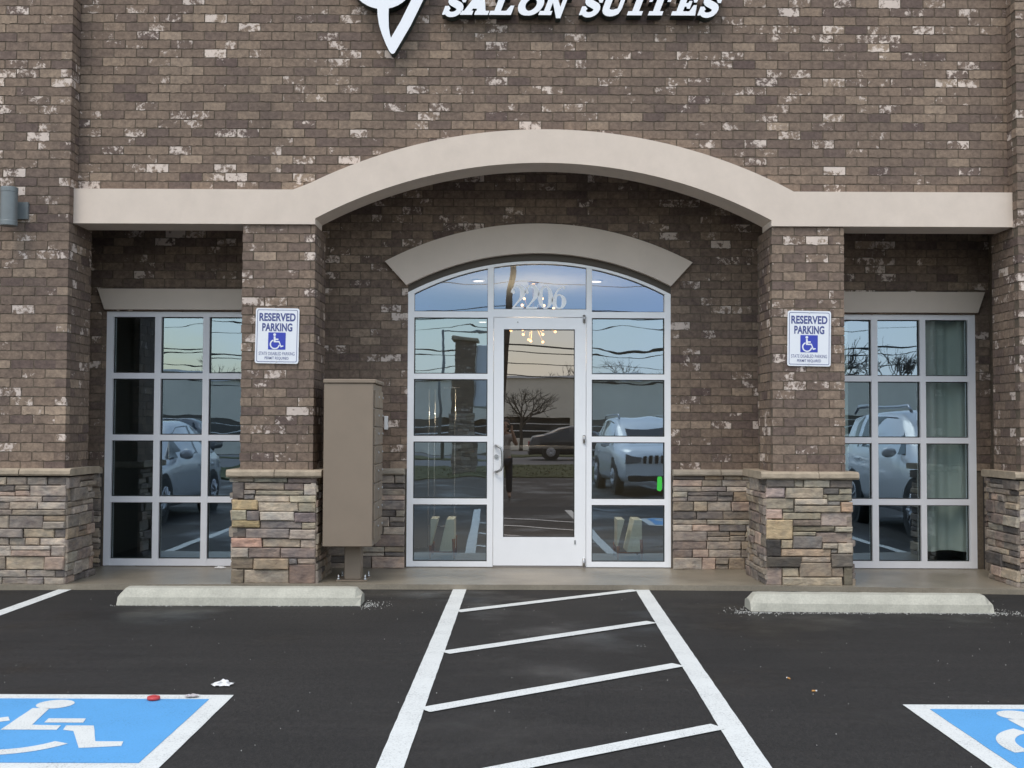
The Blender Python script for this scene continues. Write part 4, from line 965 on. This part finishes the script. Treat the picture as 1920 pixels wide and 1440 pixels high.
tag(mb.build('cup_lid', mat('red_plastic', (.55, .05, .05), .35), None, (q.x, q.y, .009)), 'red round lid lying on the top edge of the left blue symbol', 'litter')
for (px, py), a, lab in (((1478, 1273), 2.0, 'short tan cigarette butt, the one nearer the kerb'), ((1527, 1297), .05, 'orange cigarette butt with a white end on open asphalt')):
    q = G(px, py); mb = MB(); dx, dy = math.cos(a) * .014, math.sin(a) * .014
    mb.tube([(q.x - dx, q.y - dy, .005), (q.x + dx * .4, q.y + dy * .4, .005)], .0045, 8, m=0); mb.tube([(q.x + dx * .41, q.y + dy * .41, .005), (q.x + dx, q.y + dy, .005)], .0044, 8, m=1)
    tag(mb.build('cigarette_butt', [mat('filter_tan', (.55, .27, .08), .8), paperm], None, (q.x, q.y, 0)), lab, 'litter', 'cigarette butts')
# white chips around the wheel stops and scattered grit
g = random.Random(21); mb = MB()
def chip(x, y, s):
    a = g.uniform(0, 3.14); k = 4; pts = [(x + s * g.uniform(.5, 1) * math.cos(a + i * 1.57), y + s * g.uniform(.5, 1) * math.sin(a + i * 1.57)) for i in range(k)]
    mb.prism(pts, .0008, .004 + s * .3, axis='z')
for k in range(700):
    x = 1.75 + 2.2 * g.random(); y = 8.93 - abs(g.gauss(0, .05)) - .005
    if g.random() < .35: x = g.choice([1.85, 3.77]) + g.gauss(0, .09); y = 8.95 + g.gauss(0, .10)
    if 1.87 < x < 3.75 and y > 8.885: y = 8.885 - abs(g.gauss(0, .02))
    chip(x, y, g.uniform(.0015, .0055))
for k in range(280):
    x = g.uniform(-3.15, -1.1); y = 9.13 - abs(g.gauss(0, .02)); 
    if g.random() < .4: x = -1.15 + abs(g.gauss(0, .08)); y = 9.2 + g.gauss(0, .09)
    chip(x, y, g.uniform(.0012, .0045))
for k in range(320): chip(g.uniform(-5, 5), g.uniform(4.6, 9.9), g.uniform(.0008, .0028))
tag(mb.build('grit', mat('white_chips', (.55, .54, .5), .9)), kind='stuff')

# ------------------------------------------------------------------ things inside, seen through the glass
wood = mat('chair_wood', (.30, .13, .055), .5, var=.15, vscale=20); quilt = mat('quilted_white', (.72, .74, .64), .8, var=.05, vscale=30)
def quilted_chair(cx, cy, mir, label):
    root = empty('quilted_chair', (cx, cy, .05), label, 'chair', 'white quilted chairs behind the sidelights')
    X = lambda a: cx + mir * a
    mb = MB(); mb.prism([(X(-.03), .13), (X(.125), .13), (X(.125), .46), (X(.045), .46)], cy, cy + .42)
    for i in range(5):
        mb.tube([(X(-.02 + i * .03), cy - .001, .135), (X(.055 + i * .017), cy - .001, .455)], .0025, 4)
    mb.build('seat', quilt, root)
    mb = MB(); mb.prism([(X(-.125), .17), (X(-.05), .46), (X(-.125), .46)], cy + .05, cy + .40); mb.build('arm_panel', quilt, root)
    for lx_ in (-.125, .125):
        for ly_ in (.0, .42):
            mb = MB(); mb.tube([(X(lx_), cy + ly_, .05), (X(lx_ * .96), cy + ly_, .19 if lx_ < 0 else .26)], [.012, .018], 8); mb.build('leg', wood, root)
    mb = MB(); mb.box(min(X(-.11), X(.11)), max(X(-.11), X(.11)), cy + .01, cy + .03, .115, .13); mb.build('crossbar', wood, root)
quilted_chair(P(829, 1000, 11.95).x, 11.95, 1, 'white quilted chair seen through the bottom pane of the left sidelight')
quilted_chair(P(1181, 1000, 11.95).x, 11.95, 1, 'white quilted chair seen through the bottom pane of the right sidelight')
# chandelier
bulbs = [(958, 620), (980, 618), (981, 627), (1018, 618), (1018, 627), (1041, 622), (991, 637), (995, 639), (1018, 641), (983, 560), (1017, 560), (979, 572), (1020, 573), (1038, 578)]
chn = P(1000, 600, 14.2); root = empty('chandelier', (chn.x, 14.2, 3.22), 'branching chandelier with small glowing bulbs seen through the door and transom', 'chandelier')
mb = MB(); mb.tube([(chn.x, 14.2, 3.22), (chn.x, 14.2, chn.z - .05)], .012, 8); mb.tube([(chn.x, 14.2, 3.22), (chn.x, 14.2, 3.19)], [.07, .05], 16); mb.ball((chn.x, 14.2, chn.z), .05, 12)
pts_ = [P(x, y, 14.2 + rnd.uniform(-.3, .3)) for x, y in bulbs]
for p in pts_: mb.tube([(chn.x, 14.2, chn.z), tuple(p)], .006, 6)
mb.build('stem', mat('brass', (.5, .33, .12), .3, .9), root)
glow = emit('bulb_glow', (1, .50, .18), 4.5)
for p in pts_: mb = MB(); mb.ball(p, .017, 10); mb.build('bulb', glow, root)
ld = bpy.data.lights.new('chandelier_light', 'POINT'); ld.energy = 60; ld.color = (1, .75, .5); ld.shadow_soft_size = .3
lo = bpy.data.objects.new('chandelier_light', ld); COL.objects.link(lo); lo.location = (0, 0, chn.z - 3.22 - .35); lo.parent = root
cang = emit('can_glow', (1, .84, .72), 1.5)
for k, (x, y, Yc, lab) in enumerate(((897, 527, 14.4, 'round recessed ceiling light seen through the left transom pane'), (1118, 528, 14.4, 'round recessed ceiling light seen through the right transom pane'), (905, 604, 18.5, 'distant recessed ceiling light low in the left sidelight'))):
    q = P(x, y, Yc); Y = (3.205 - CAMZ) / (q.z - CAMZ) * Yc; q = P(x, y, Y)
    root = empty('ceiling_light', (q.x, Y, 3.22), lab, 'ceiling light', 'recessed ceiling lights')
    mb = MB(); mb.tube([(q.x, Y, 3.205), (q.x, Y, 3.219)], .075, 24); mb.build('trim_ring', M['plastic_white'], root)
    mb = MB(); mb.tube([(q.x, Y, 3.200), (q.x, Y, 3.2045)], .06, 24); mb.build('lens', cang, root)
    if k < 2:
        ld = bpy.data.lights.new('ceiling_light_beam', 'SPOT'); ld.energy = 130; ld.spot_size = R(120); ld.shadow_soft_size = .08; ld.color = (1, .9, .8)
        lo = bpy.data.objects.new('ceiling_light_beam', ld); COL.objects.link(lo); lo.parent = root; lo.location = (0, 0, -.04)
# pale curtains behind the right window
cm = mat('curtain_cloth', (.80, .86, .82), .9, var=.06, vscale=2)
def curtain(x0, x1, z0, z1, label):
    mb = MB(); n = int((x1 - x0) / .015); r0 = []
    for k in range(n + 1):
        x = x0 + (x1 - x0) * k / n; y = YR + .20 + .035 * math.sin(x * 19) + .015 * math.sin(x * 47 + 1)
        for yy in (y, y + .004): mb.v += [(x, yy, z0 + .01 * math.sin(x * 9)), (x, yy, z1)]
    for k in range(n):
        q = 4 * k; r_ = q + 4; mb.face((q, r_, r_ + 1, q + 1), sm=True); mb.face((r_ + 2, q + 2, q + 3, r_ + 3), sm=True)
    tag(mb.build('curtain', cm, None, ((x0 + x1) / 2, YR + .20, z0)), label, 'curtain')
curtain(4.085, 4.60, .20, 3.0, 'pale green grey curtain hanging behind the last column of the right window')
curtain(3.0, 3.40, .20, 3.0, 'pale curtain behind the first column of the right window, next to the pier')
# display rack behind the left sidelight
root = empty('garment_rack', (-.62, 13.0, .05), 'thin chrome upright rack behind the left sidelight', 'rack'); mb = MB()
for px in (804, 815, 853): q = P(px, 800, 13.0); mb.tube([(q.x, 13, .05), (q.x, 13, P(px, 730, 13).z)], .006, 8)
mb.tube([tuple(P(832, 727, 13.0)), tuple(P(862, 727, 13.0))], .007, 8); mb.tube([(P(804, 740, 13).x, 13, .3), (P(853, 740, 13).x, 13, .3)], .006, 8)
mb.build('upright', mat('chrome', (.8, .8, .8), .15, 1), root)
# green tag stuck inside the right sidelight
q0, q1 = P(1230, 893, GY + .03), P(1240, 921, GY + .03)
mb = MB(); mb.prism([(q0.x + .004, q1.z + .012), (q0.x + .035, q1.z), (q1.x, q1.z + .02), (q1.x + .002, q0.z - .01), (q1.x - .012, q0.z), (q0.x + .012, q0.z - .002), (q0.x + .008, q0.z - .02)], GY - .012, GY - .009)
tag(mb.build('green_tag', mat('green_card', (.05, .62, .06), .6), None, (q0.x, GY, q1.z)), 'bright green hang tag on the right sidelight glass', 'tag')

# ------------------------------------------------------------------ the street behind the camera, mirrored in the glazing
paint_w = lambda nm, c: mat(nm, c, .25, .15, coat=.6)
rubber = mat('tyre_rubber', (.02, .02, .02), .8); rimm = mat('alloy_rim', (.5, .5, .52), .3, .8); darkg = mat('car_glass', (.03, .035, .04), .06, spec=.8); trimb = mat('black_trim', (.025, .025, .025), .5)
headm = mat('headlight_lens', (.22, .23, .25), .1, .3); redm = mat('tail_light_red', (.4, .02, .02), .25)
def car(name, label, cat, loc, rz, L_, W_, H_, prof, bodym, suv=False, rails=False):
    """prof: list of (x along the car from the nose, z belt, z top, half-width factor at top)"""
    root = empty(name, loc, label, cat); root.rotation_euler = (0, 0, rz); o0 = Vector(loc)
    def bld(mb, nm, mm, par=None):
        mb.v = [tuple(Vector(v) + o0) for v in mb.v]; return mb.build(nm, mm, par or root)
    hw = W_ / 2; z0 = .30 if suv else .22; body, win = MB(), MB(); st = []
    for i, (x, zb, zt, ft) in enumerate(prof):
        taper = 1 - .16 * max(0, 1 - x / .7) ** 2 - .12 * max(0, 1 - (L_ - x) / .6) ** 2; wv = hw * taper
        st.append([(x, -wv * .93, z0), (x, -wv, z0 + .16), (x, -wv, zb - .12), (x, -wv * .955, zb), (x, -wv * ft, zt - .045 if zt - zb > .1 else zt - .012), (x, -wv * ft * .82, zt), (x, 0, zt + .012)])
    base = len(body.v); K = 13
    for s_ in st: body.v += s_ + [(p[0], -p[1], p[2]) for p in s_[:-1][::-1]]
    cabin = [i for i, p in enumerate(prof) if p[2] - p[1] > .1]
    for i in range(len(prof) - 1):
        for k in range(K - 1):
            body.face((base + i * K + k, base + i * K + k + 1, base + (i + 1) * K + k + 1, base + (i + 1) * K + k), sm=True)
    body.face([base + k for k in range(K)][::-1]); body.face([base + (len(prof) - 1) * K + k for k in range(K)])
    for i in range(len(prof) - 1): body.face((base + i * K, base + (i + 1) * K, base + (i + 1) * K + K - 1, base + i * K + K - 1))
    bo_ = bld(body, 'body', bodym)
    def pane(q, off, nm='window'):
        c_ = sum((Vector(p) for p in q), Vector()) / len(q); nn = (Vector(q[1]) - Vector(q[0])).cross(Vector(q[2]) - Vector(q[0])).normalized()
        if nn.dot(c_ - Vector((L_ / 2, 0, .6))) < 0: nn = -nn
        q2 = [tuple(c_ + (Vector(p) - c_) * .88 + nn * off) for p in q]; q3 = [tuple(Vector(p) - nn * .02) for p in q2]
        mb = MB(); b_ = len(mb.v); mb.v += q2 + q3; n_ = len(q2); mb.face(range(n_)); mb.face(range(2 * n_ - 1, n_ - 1, -1))
        for k in range(n_): mb.face((k, n_ + k, n_ + (k + 1) % n_, (k + 1) % n_))
        bld(mb, nm, darkg)
    c0, c1 = cabin[0], cabin[-1]; mid = cabin[len(cabin) // 2]
    for s_ in (1, -1):
        def e_(i, k): p = st[i][k]; return (p[0], p[1] * s_, p[2])
        for a_, c_ in ((c0 - 1, mid), (mid, c1 + (0 if suv else 1))):
            pane([e_(a_, 3)] + [e_(i, 4) for i in range(a_ + 1 if a_ < c0 else a_, c_ + 1)] + [e_(c_, 3)], .006)
    for a_, c_ in ((c0 - 1, c0), (c1, min(c1 + 1, len(st) - 1))):
        pane([st[a_][5], st[c_][5], (st[c_][5][0], -st[c_][5][1], st[c_][5][2]), (st[a_][5][0], -st[a_][5][1], st[a_][5][2])], .012, 'windscreen')
    wr = .36 if suv else .325
    for x in (.19 * L_, .80 * L_):
        for s_ in (1, -1):
            y = s_ * (hw - .09)
            mb = MB(); mb.tube([(x, s_ * (hw - .17), wr + .01), (x, s_ * (hw + .006), wr + .01)], wr + .065, 28); bld(mb, 'wheel_arch', trimb)
            mb = MB(); mb.tube([(x, y - s_ * .1, wr), (x, y - s_ * .09, wr), (x, y + s_ * .09, wr), (x, y + s_ * .105, wr)], [wr * .9, wr, wr, wr * .9], 28); wh = bld(mb, 'wheel', rubber)
            mb = MB(); mb.tube([(x, y + s_ * .104, wr), (x, y + s_ * .112, wr)], [wr * .64, wr * .6], 24)
            for k in range(9):
                a = k * 2 * math.pi / 9; mb.tube([(x, y + s_ * .116, wr), (x + math.cos(a) * wr * .6, y + s_ * .112, wr + math.sin(a) * wr * .6)], [.03, .018], 6)
            bld(mb, 'rim', rimm, wh)
    zb = prof[1][1]
    for s_ in (1, -1):
        mb = MB(); mb.prism([(s_ * hw * .88, zb - .20), (s_ * hw * .52, zb - .17), (s_ * hw * .50, zb - .06), (s_ * hw * .84, zb - .03)], -.02, .2, axis='x'); bld(mb, 'headlight', headm)
        mb = MB(); xe = L_; mb.prism([(s_ * hw * .87, zb - .12), (s_ * hw * .6, zb - .10), (s_ * hw * .6, zb + .05), (s_ * hw * .84, zb + .08)], xe - .15, xe + .012, axis='x'); bld(mb, 'tail_light', redm)
        mb = MB(); mx_ = prof[c0][0] - .05; mb.ball((mx_, s_ * (hw + .09), prof[c0][1] + .06), .105, 12, sc=(.6, 1.05, .75)); bld(mb, 'mirror', bodym)
        for hx_ in (prof[mid][0] - .18, prof[mid][0] + .72):
            mb = MB(); mb.cbox(hx_, hx_ + .2, s_ * hw - .02, s_ * hw + .02, prof[mid][1] - .17, prof[mid][1] - .14, .005); bld(mb, 'door_handle', bodym)
    mb = MB()
    if suv:
        for k in range(7): y = (k - 3) * .13; mb.cbox(-.03, .05, y - .035, y + .035, zb - .2, zb - .05, .008)
    else: mb.cbox(-.03, .1, -.45, .45, zb - .22, zb - .12, .01)
    bld(mb, 'grille', trimb)
    mb = MB(); mb.cbox(-.035, .12, -hw * .8, hw * .8, z0 + .02, z0 + .16, .02); mb.cbox(L_ - .1, L_ + .03, -hw * .8, hw * .8, z0 + .02, z0 + .16, .02); bld(mb, 'bumper', trimb)
    if rails:
        for s_ in (1, -1):
            mb = MB(); zr = max(p[2] for p in prof); mb.tube([(prof[c0][0] + .1, s_ * hw * .68, zr - .03), (prof[c0][0] + .25, s_ * hw * .68, zr + .06), (prof[c1][0] - .25, s_ * hw * .68, zr + .06), (prof[c1][0] - .1, s_ * hw * .68, zr - .03)], .02, 8); bld(mb, 'roof_rail', rimm)
    return root
sedan = [(0, .62, .64, .8), (.15, .70, .73, .8), (.6, .80, .85, .8), (1.15, .88, .95, .78), (1.75, .93, 1.28, .74), (2.2, .95, 1.43, .72), (2.9, .96, 1.46, .71), (3.4, .97, 1.38, .70), (3.75, .98, 1.22, .70), (4.15, .98, 1.05, .76), (4.6, .92, .97, .78), (4.75, .70, .72, .8)]
suvp = [(0, .80, .82, .8), (.12, .90, .95, .8), (.6, .98, 1.04, .8), (1.15, 1.02, 1.10, .80), (1.6, 1.05, 1.45, .78), (1.95, 1.06, 1.63, .76), (2.6, 1.08, 1.67, .76), (3.4, 1.09, 1.66, .76), (3.95, 1.10, 1.58, .76), (4.3, 1.08, 1.30, .78), (4.45, .95, .98, .8)]
silver = paint_w('silver_paint', (.58, .60, .63)); whitep = paint_w('white_car_paint', (.88, .89, .90)); blackp = paint_w('dark_car_paint', (.03, .032, .038))
car('parked_car', 'silver car in the left window reflection, parked in the stall left of the photo', 'car', (-5.95, 6.8, 0), R(-90), 4.75, 1.8, 1.46, sedan, silver)
car('parked_car', 'white car with roof rails in the right window reflection', 'car', (6.15, 8.7, 0), R(-90), 4.45, 1.85, 1.67, suvp, whitep, True, True)
car('parked_car', 'white car with a slotted grille in the right sidelight reflection', 'car', (3.2, -1.0, 0), R(-93), 4.45, 1.85, 1.7, suvp, whitep, True, True)
car('passing_car', 'dark sedan on the road in the door reflection', 'car', (5.6, -28.2, 0), R(180), 4.75, 1.8, 1.46, sedan, blackp)
car('passing_car', 'dark sedan across the road in the left sidelight reflection', 'car', (-6.0, -40, 0), R(180), 4.75, 1.8, 1.46, sedan, blackp)
car('passing_car', 'grey car on the far side of the road, mirrored in the left window', 'car', (-16, -41, 0), R(180), 4.45, 1.85, 1.67, suvp, paint_w('grey_car_paint', (.2, .2, .21)), True)
# low commercial building across the road
root = empty('office_building', (0, -62, -.3), 'long low beige office building with a dark window band, mirrored in the glazing', 'building')
beige = mat('beige_render', (.80, .75, .66), .9, var=.08, vscale=.4)
mb = MB(); mb.box(-60, 60, -80, -62, 2.15, 5.0); mb.box(-60, 60, -80, -62, -.3, .55); mb.box(-60, 60, -80, -63.2, .5, 2.2)
for x in (-46, -31, -16, 4.5, 19, 34, 49): mb.box(x, x + 1.1, -62.9, -62.0, .55, 2.15)
mb.build('wall', beige, root)
mb = MB(); mb.box(-59.8, 59.8, -63.1, -62.5, .56, 2.14); mb.build('window_band', darkg, root)
mb = MB()
for z in (1.05, 1.6): mb.box(-59.8, 59.8, -62.5, -62.4, z, z + .06)
mb.build('window_rail', M['alu'], root)
mb = MB(); mb.box(-60.3, 60.3, -80.3, -61.8, 5.0, 5.15); mb.build('roof_edge', M['alu_grey'], root)
# bare trees
bark = mat('bark', (.075, .065, .055), .95, var=.3, vscale=6)
def bare_tree(x, y, h, seed, label, spread=1.0):
    g_ = random.Random(seed); root = empty('bare_tree', (x, y, -.3), label, 'tree', 'bare winter trees beyond the office building'); tk, cr = MB(), MB()
    def grow(p, d, ln, rad, dep):
        mid_ = p + d * ln * .5 + Vector((g_.gauss(0, .05), g_.gauss(0, .05), 0)) * ln; e_ = p + d * ln
        (tk if dep == 0 else cr).tube([tuple(p), tuple(mid_), tuple(e_)], [rad, rad * .85, rad * .7], 5 if dep < 3 else 3, cap=False)
        if dep >= 6: return
        for k in range(3 if dep < 5 else 2):
            nd = (d + Vector((g_.gauss(0, .5), g_.gauss(0, .5), g_.gauss(.08, .25))) * spread).normalized()
            grow(e_ - d * ln * g_.uniform(0, .3), nd, ln * g_.uniform(.6, .85), rad * .62, dep + 1)
    grow(Vector((x, y, -.3)), Vector((0, 0, 1)), h * .27, h * .022, 0)
    tk.build('trunk', bark, root); cr.build('crown', bark, root)
for k, (x, y, h, lab) in enumerate(((.8, -57, 6.6, 'bare tree in front of the office building, mirrored low in the door'), (-5, -84, 11, 'bare tree mirrored at the left edge of the door'), (5, -86, 10.5, 'bare tree mirrored at the right edge of the door'), (13, -84, 11, 'bare tree mirrored in the right sidelight'), (26, -84, 13.5, 'dense bare tree mirrored in the middle of the right window'), (31, -85, 14.5, 'tall bare tree mirrored in the right window beside the pole'), (36, -84, 13, 'bare tree mirrored at the edge of the right window'), (-29, -85, 10, 'bare tree mirrored in the left window'), (-25, -85, 10.5, 'bare twiggy tree mirrored between two left window columns'), (-22, -84, 9, 'low bare tree mirrored in the left window, right of the others'))):
    bare_tree(x, y, h, 100 + k, lab, 1.15)
# brick and stone sign pylon beside the road
px_, py_ = -1.42, -13.2
root = empty('sign_pylon', (px_, py_, 0), 'brick pylon with stone foot and white panel mirrored in the left sidelight', 'sign')
bm, mt = MB(), MB(); x0, x1 = px_ - .34, px_ + .30
wall_x(bm, mt, py_ + .35, x0, x1, 1.9, 4.1, lo=True, hi=True, sgn=-1); wall_y(bm, mt, x0, py_ - .35, py_ + .35, 1.9, 4.1, 1, lo=True, hi=True); wall_y(bm, mt, x1, py_ - .35, py_ + .35, 1.9, 4.1, -1, lo=True, hi=True)
mt.box(x0 + .03, x1 - .03, py_ - .34, py_ + .3, 1.9, 4.1)
sh = mt.build('shaft', M['mortar'], root); bm.build('brickwork', M['brick'], sh)
st = MB(); random_stones(st, (0, py_ + .40, 0), (1, 0, 0), (0, 1, 0), x0 - .08, x1 + .08, 0, 1.9); st.box(x0 - .06, x1 + .06, py_ - .42, py_ + .42, 0, 1.9, m=1); st.build('stone_base', [M['stone'], M['stone_joint']], root)
mb = MB(); mb.cbox(x0 - .1, x1 + .1, py_ - .45, py_ + .45, 4.1, 4.24, .03); mb.build('cap', M['capstone'], root)
mb = MB(); mb.cbox(x1 + .02, x1 + .75, py_ - .2, py_ + .2, 2.1, 4.0, .03); mb.build('panel', M['sign_white'], root)
# poles and wires
polem = mat('pole_wood', (.10, .08, .065), .95, var=.3, vscale=6); wirem = mat('wire_black', (.015, .015, .015), .7)
wy = -21.0
def utility_pole(x, y, h, label, arm=True, lean=.05):
    root = empty('utility_pole', (x, y, 0), label, 'pole'); mb = MB(); mb.tube([(x - lean / 2, y, 0), (x + lean / 2, y, h)], [.15, .11], 12); mb.build('shaft', polem, root)
    if arm: mb = MB(); mb.box(x - .9, x + .95, y - .06, y + .06, h - .8, h - .68); mb.build('crossarm', polem, root)
utility_pole(-.08, wy, 10.5, 'wooden utility pole mirrored behind the street number', True, .85)
utility_pole(16.0, wy + .5, 11, 'wooden utility pole mirrored in the right window')
utility_pole(-21.0, wy, 10.5, 'wooden utility pole mirrored outside the left window', True)
wires = [(7.7, .013), (6.95, .014), (6.0, .02), (5.65, .016), (5.3, .012), (4.55, .032), (4.28, .018), (3.85, .016), (3.4, .02)]
for k, (z, r_) in enumerate(wires):
    mb = MB()
    for (a, c_) in ((-60, -21), (-21, -.1), (-.1, 16.05), (16.05, 55)):
        n = 14; sag = (c_ - a) * .012 * (1 + .25 * (k % 3)); mb.tube([(a + (c_ - a) * i / n, wy + .16 + .03 * (k % 4), z - sag * 4 * (i / n) * (1 - i / n)) for i in range(n + 1)], r_, 6)
    names = ['topmost thin power line', 'second power line from the top', 'dark power line above the door head', 'thin line just under the dark one', 'faint thin line above the thick cable bundle', 'thick sagging cable bundle', 'line right under the thick bundle', 'second lowest line', 'lowest overhead line']
    tag(mb.build('power_line', wirem, None, (0, wy, z)), names[k] + ' mirrored across the glazing', 'power line', 'power lines along the road')
root = empty('street_light', (-3.4, -34, 0), 'grey street light with a horizontal arm mirrored in the door', 'street light')
mb = MB(); mb.tube([(-3.4, -34, 0), (-3.4, -34, 6.2)], [.09, .06], 10); mb.build('pole', M['lamp_grey'], root)
mb = MB(); mb.tube([(-3.4, -34, 6.1), (-1.6, -34, 6.25)], .035, 8); mb.cbox(-1.7, -1.1, -34.12, -33.88, 6.16, 6.26, .02); mb.build('lamp_head', M['lamp_grey'], root)

# ------------------------------------------------------------------ the photographer, mirrored at the door stile
def skin(name, mat_, joints, edges, par, root_i=0, lv=2):
    o0 = Vector(par['_abs']); me = bpy.data.meshes.new(name); me.from_pydata([tuple(Vector(j[0]) - o0) for j in joints], edges, [])
    import bmesh
    bm_ = bmesh.new(); bm_.from_mesh(me); lay = bm_.verts.layers.skin.verify(); bm_.verts.ensure_lookup_table()
    for i, j in enumerate(joints): bm_.verts[i][lay].radius = j[1]; bm_.verts[i][lay].use_root = (i == root_i)
    bm_.to_mesh(me); bm_.free(); ob = bpy.data.objects.new(name, me); COL.objects.link(ob)
    sm_ = ob.modifiers.new('skin', 'SKIN'); sm_.use_smooth_shade = True
    ss = ob.modifiers.new('sub', 'SUBSURF'); ss.levels = lv; ss.render_levels = lv; me.materials.append(mat_); ob.parent = par; ob['_abs'] = tuple(o0); return ob
px0, py0 = -.10, -.26
person = empty('person', (px0, py0, 0), 'person in a pale shirt and dark trousers photographing, mirrored in the door', 'person')
skinm = mat('skin', (.45, .28, .20), .55); shirtm = mat('shirt_cloth', (.55, .52, .48), .85, var=.06, vscale=10); trm = mat('trouser_cloth', (.03, .033, .045), .85); hairm = mat('hair', (.035, .025, .02), .6)
J = [((px0, py0, .80), (.13, .10)), ((px0, py0, .98), (.115, .085)), ((px0, py0, 1.14), (.13, .09)), ((px0, py0 + .01, 1.26), (.09, .075)), ((px0, py0 + .02, 1.33), (.05, .05)),
     ((px0 + .16, py0, 1.23), (.055, .055)), ((px0 + .25, py0 + .10, 1.06), (.042, .042)), ((px0 + .155, py0 + .22, 1.33), (.03, .03)), ((px0 + .135, py0 + .235, 1.385), (.026, .02)),
     ((px0 - .16, py0, 1.23), (.055, .055)), ((px0 - .17, py0 + .13, 1.06), (.042, .042)), ((px0 + .03, py0 + .21, 1.33), (.03, .03)), ((px0 + .05, py0 + .225, 1.385), (.026, .02)),
     ((px0 + .085, py0, .74), (.085, .085)), ((px0 + .095, py0 + .01, .43), (.058, .058)), ((px0 + .10, py0 - .01, .09), (.038, .038)), ((px0 + .105, py0 + .10, .035), (.04, .03)),
     ((px0 - .085, py0, .74), (.085, .085)), ((px0 - .10, py0 + .01, .43), (.058, .058)), ((px0 - .11, py0 - .01, .09), (.038, .038)), ((px0 - .115, py0 + .10, .035), (.04, .03))]
E_ = [(0, 1), (1, 2), (2, 3), (3, 4), (3, 5), (5, 6), (6, 7), (7, 8), (3, 9), (9, 10), (10, 11), (11, 12), (0, 13), (13, 14), (14, 15), (15, 16), (0, 17), (17, 18), (18, 19), (19, 20)]
skin('body', skinm, J, E_, person)
gr = lambda j, k: (j[0], (j[1][0] + k, j[1][1] + k))
skin('shirt', shirtm, [((px0, py0, .72), (.17, .125))] + [gr(J[i], .022) for i in (1, 2)] + [((px0, py0 + .01, 1.25), (.105, .09))] + [gr(J[5], .02), ((px0 + .215, py0 + .06, 1.14), (.066, .066)), gr(J[9], .02), ((px0 - .175, py0 + .08, 1.14), (.066, .066))], [(0, 1), (1, 2), (2, 3), (3, 4), (4, 5), (3, 6), (6, 7)], person)
skin('trousers', trm, [gr(J[0], .012), gr(J[13], .014), gr(J[14], .016), ((px0 + .10, py0 - .01, .10), (.06, .06)), gr(J[17], .014), gr(J[18], .016), ((px0 - .11, py0 - .01, .10), (.06, .06))], [(0, 1), (1, 2), (2, 3), (0, 4), (4, 5), (5, 6)], person)
hz = 1.45; hx, hy = px0 + .035, py0 + .03
mb = MB(); mb.ball((hx, hy, hz), .098, 20, sc=(.78, .95, 1.15)); mb.ball((hx, hy + .095, hz - .01), .016, 8, sc=(.8, 1, 1.3)); mb.ball((hx, hy + .085, hz - .045), .018, 8, sc=(1.3, .5, .4))
for s_ in (1, -1): mb.ball((hx + s_ * .078, hy, hz), .022, 8, sc=(.4, .8, 1.2)); mb.ball((hx + s_ * .03, hy + .088, hz + .012), .012, 8, m=1)
mb.build('head', [skinm, M['dark']], person)
mb = MB(); mb.ball((hx, hy - .018, hz + .022), .104, 20, sc=(.84, .95, 1.12)); mb.ball((hx, hy - .06, hz - .06), .08, 14, sc=(1.0, .6, 1.3)); mb.build('hair', hairm, person)
mb = MB(); mb.cbox(-.052, .052, -.062, -.022, 1.385, 1.450, .006); mb.tube([(-.0, -.022, CAMZ - .01), (0, -.008, CAMZ - .01)], [.024, .022], 20)
tag(mb.build('compact_camera', M['dark'], None, (0, -.04, CAMZ - .03)), 'small dark compact camera held by the mirrored photographer', 'camera')
# fingers round the camera body
for s_, cx_ in ((1, .054), (-1, -.054)):
    for k in range(4):
        z = 1.438 - k * .0155; r_ = .0078 - .0006 * abs(k - 1)
        mb = MB(); mb.tube([(cx_ + s_ * .010, -.075, z - .012), (cx_ + s_ * .014, -.045, z), (cx_ + s_ * .006, -.020, z), (cx_ - s_ * (.012 + .003 * k), -.014, z)], [r_ * 1.15, r_ * 1.1, r_, r_ * .8], 8); mb.ball((cx_ - s_ * (.012 + .003 * k), -.014, z), r_ * .8, 8); mb.build('finger', skinm, person)
    mb = MB(); mb.tube([(cx_ + s_ * .008, -.085, 1.40), (cx_ - s_ * .008, -.072, 1.43), (cx_ - s_ * .028, -.069, 1.438)], [.012, .0105, .008], 8); mb.build('thumb', skinm, person)
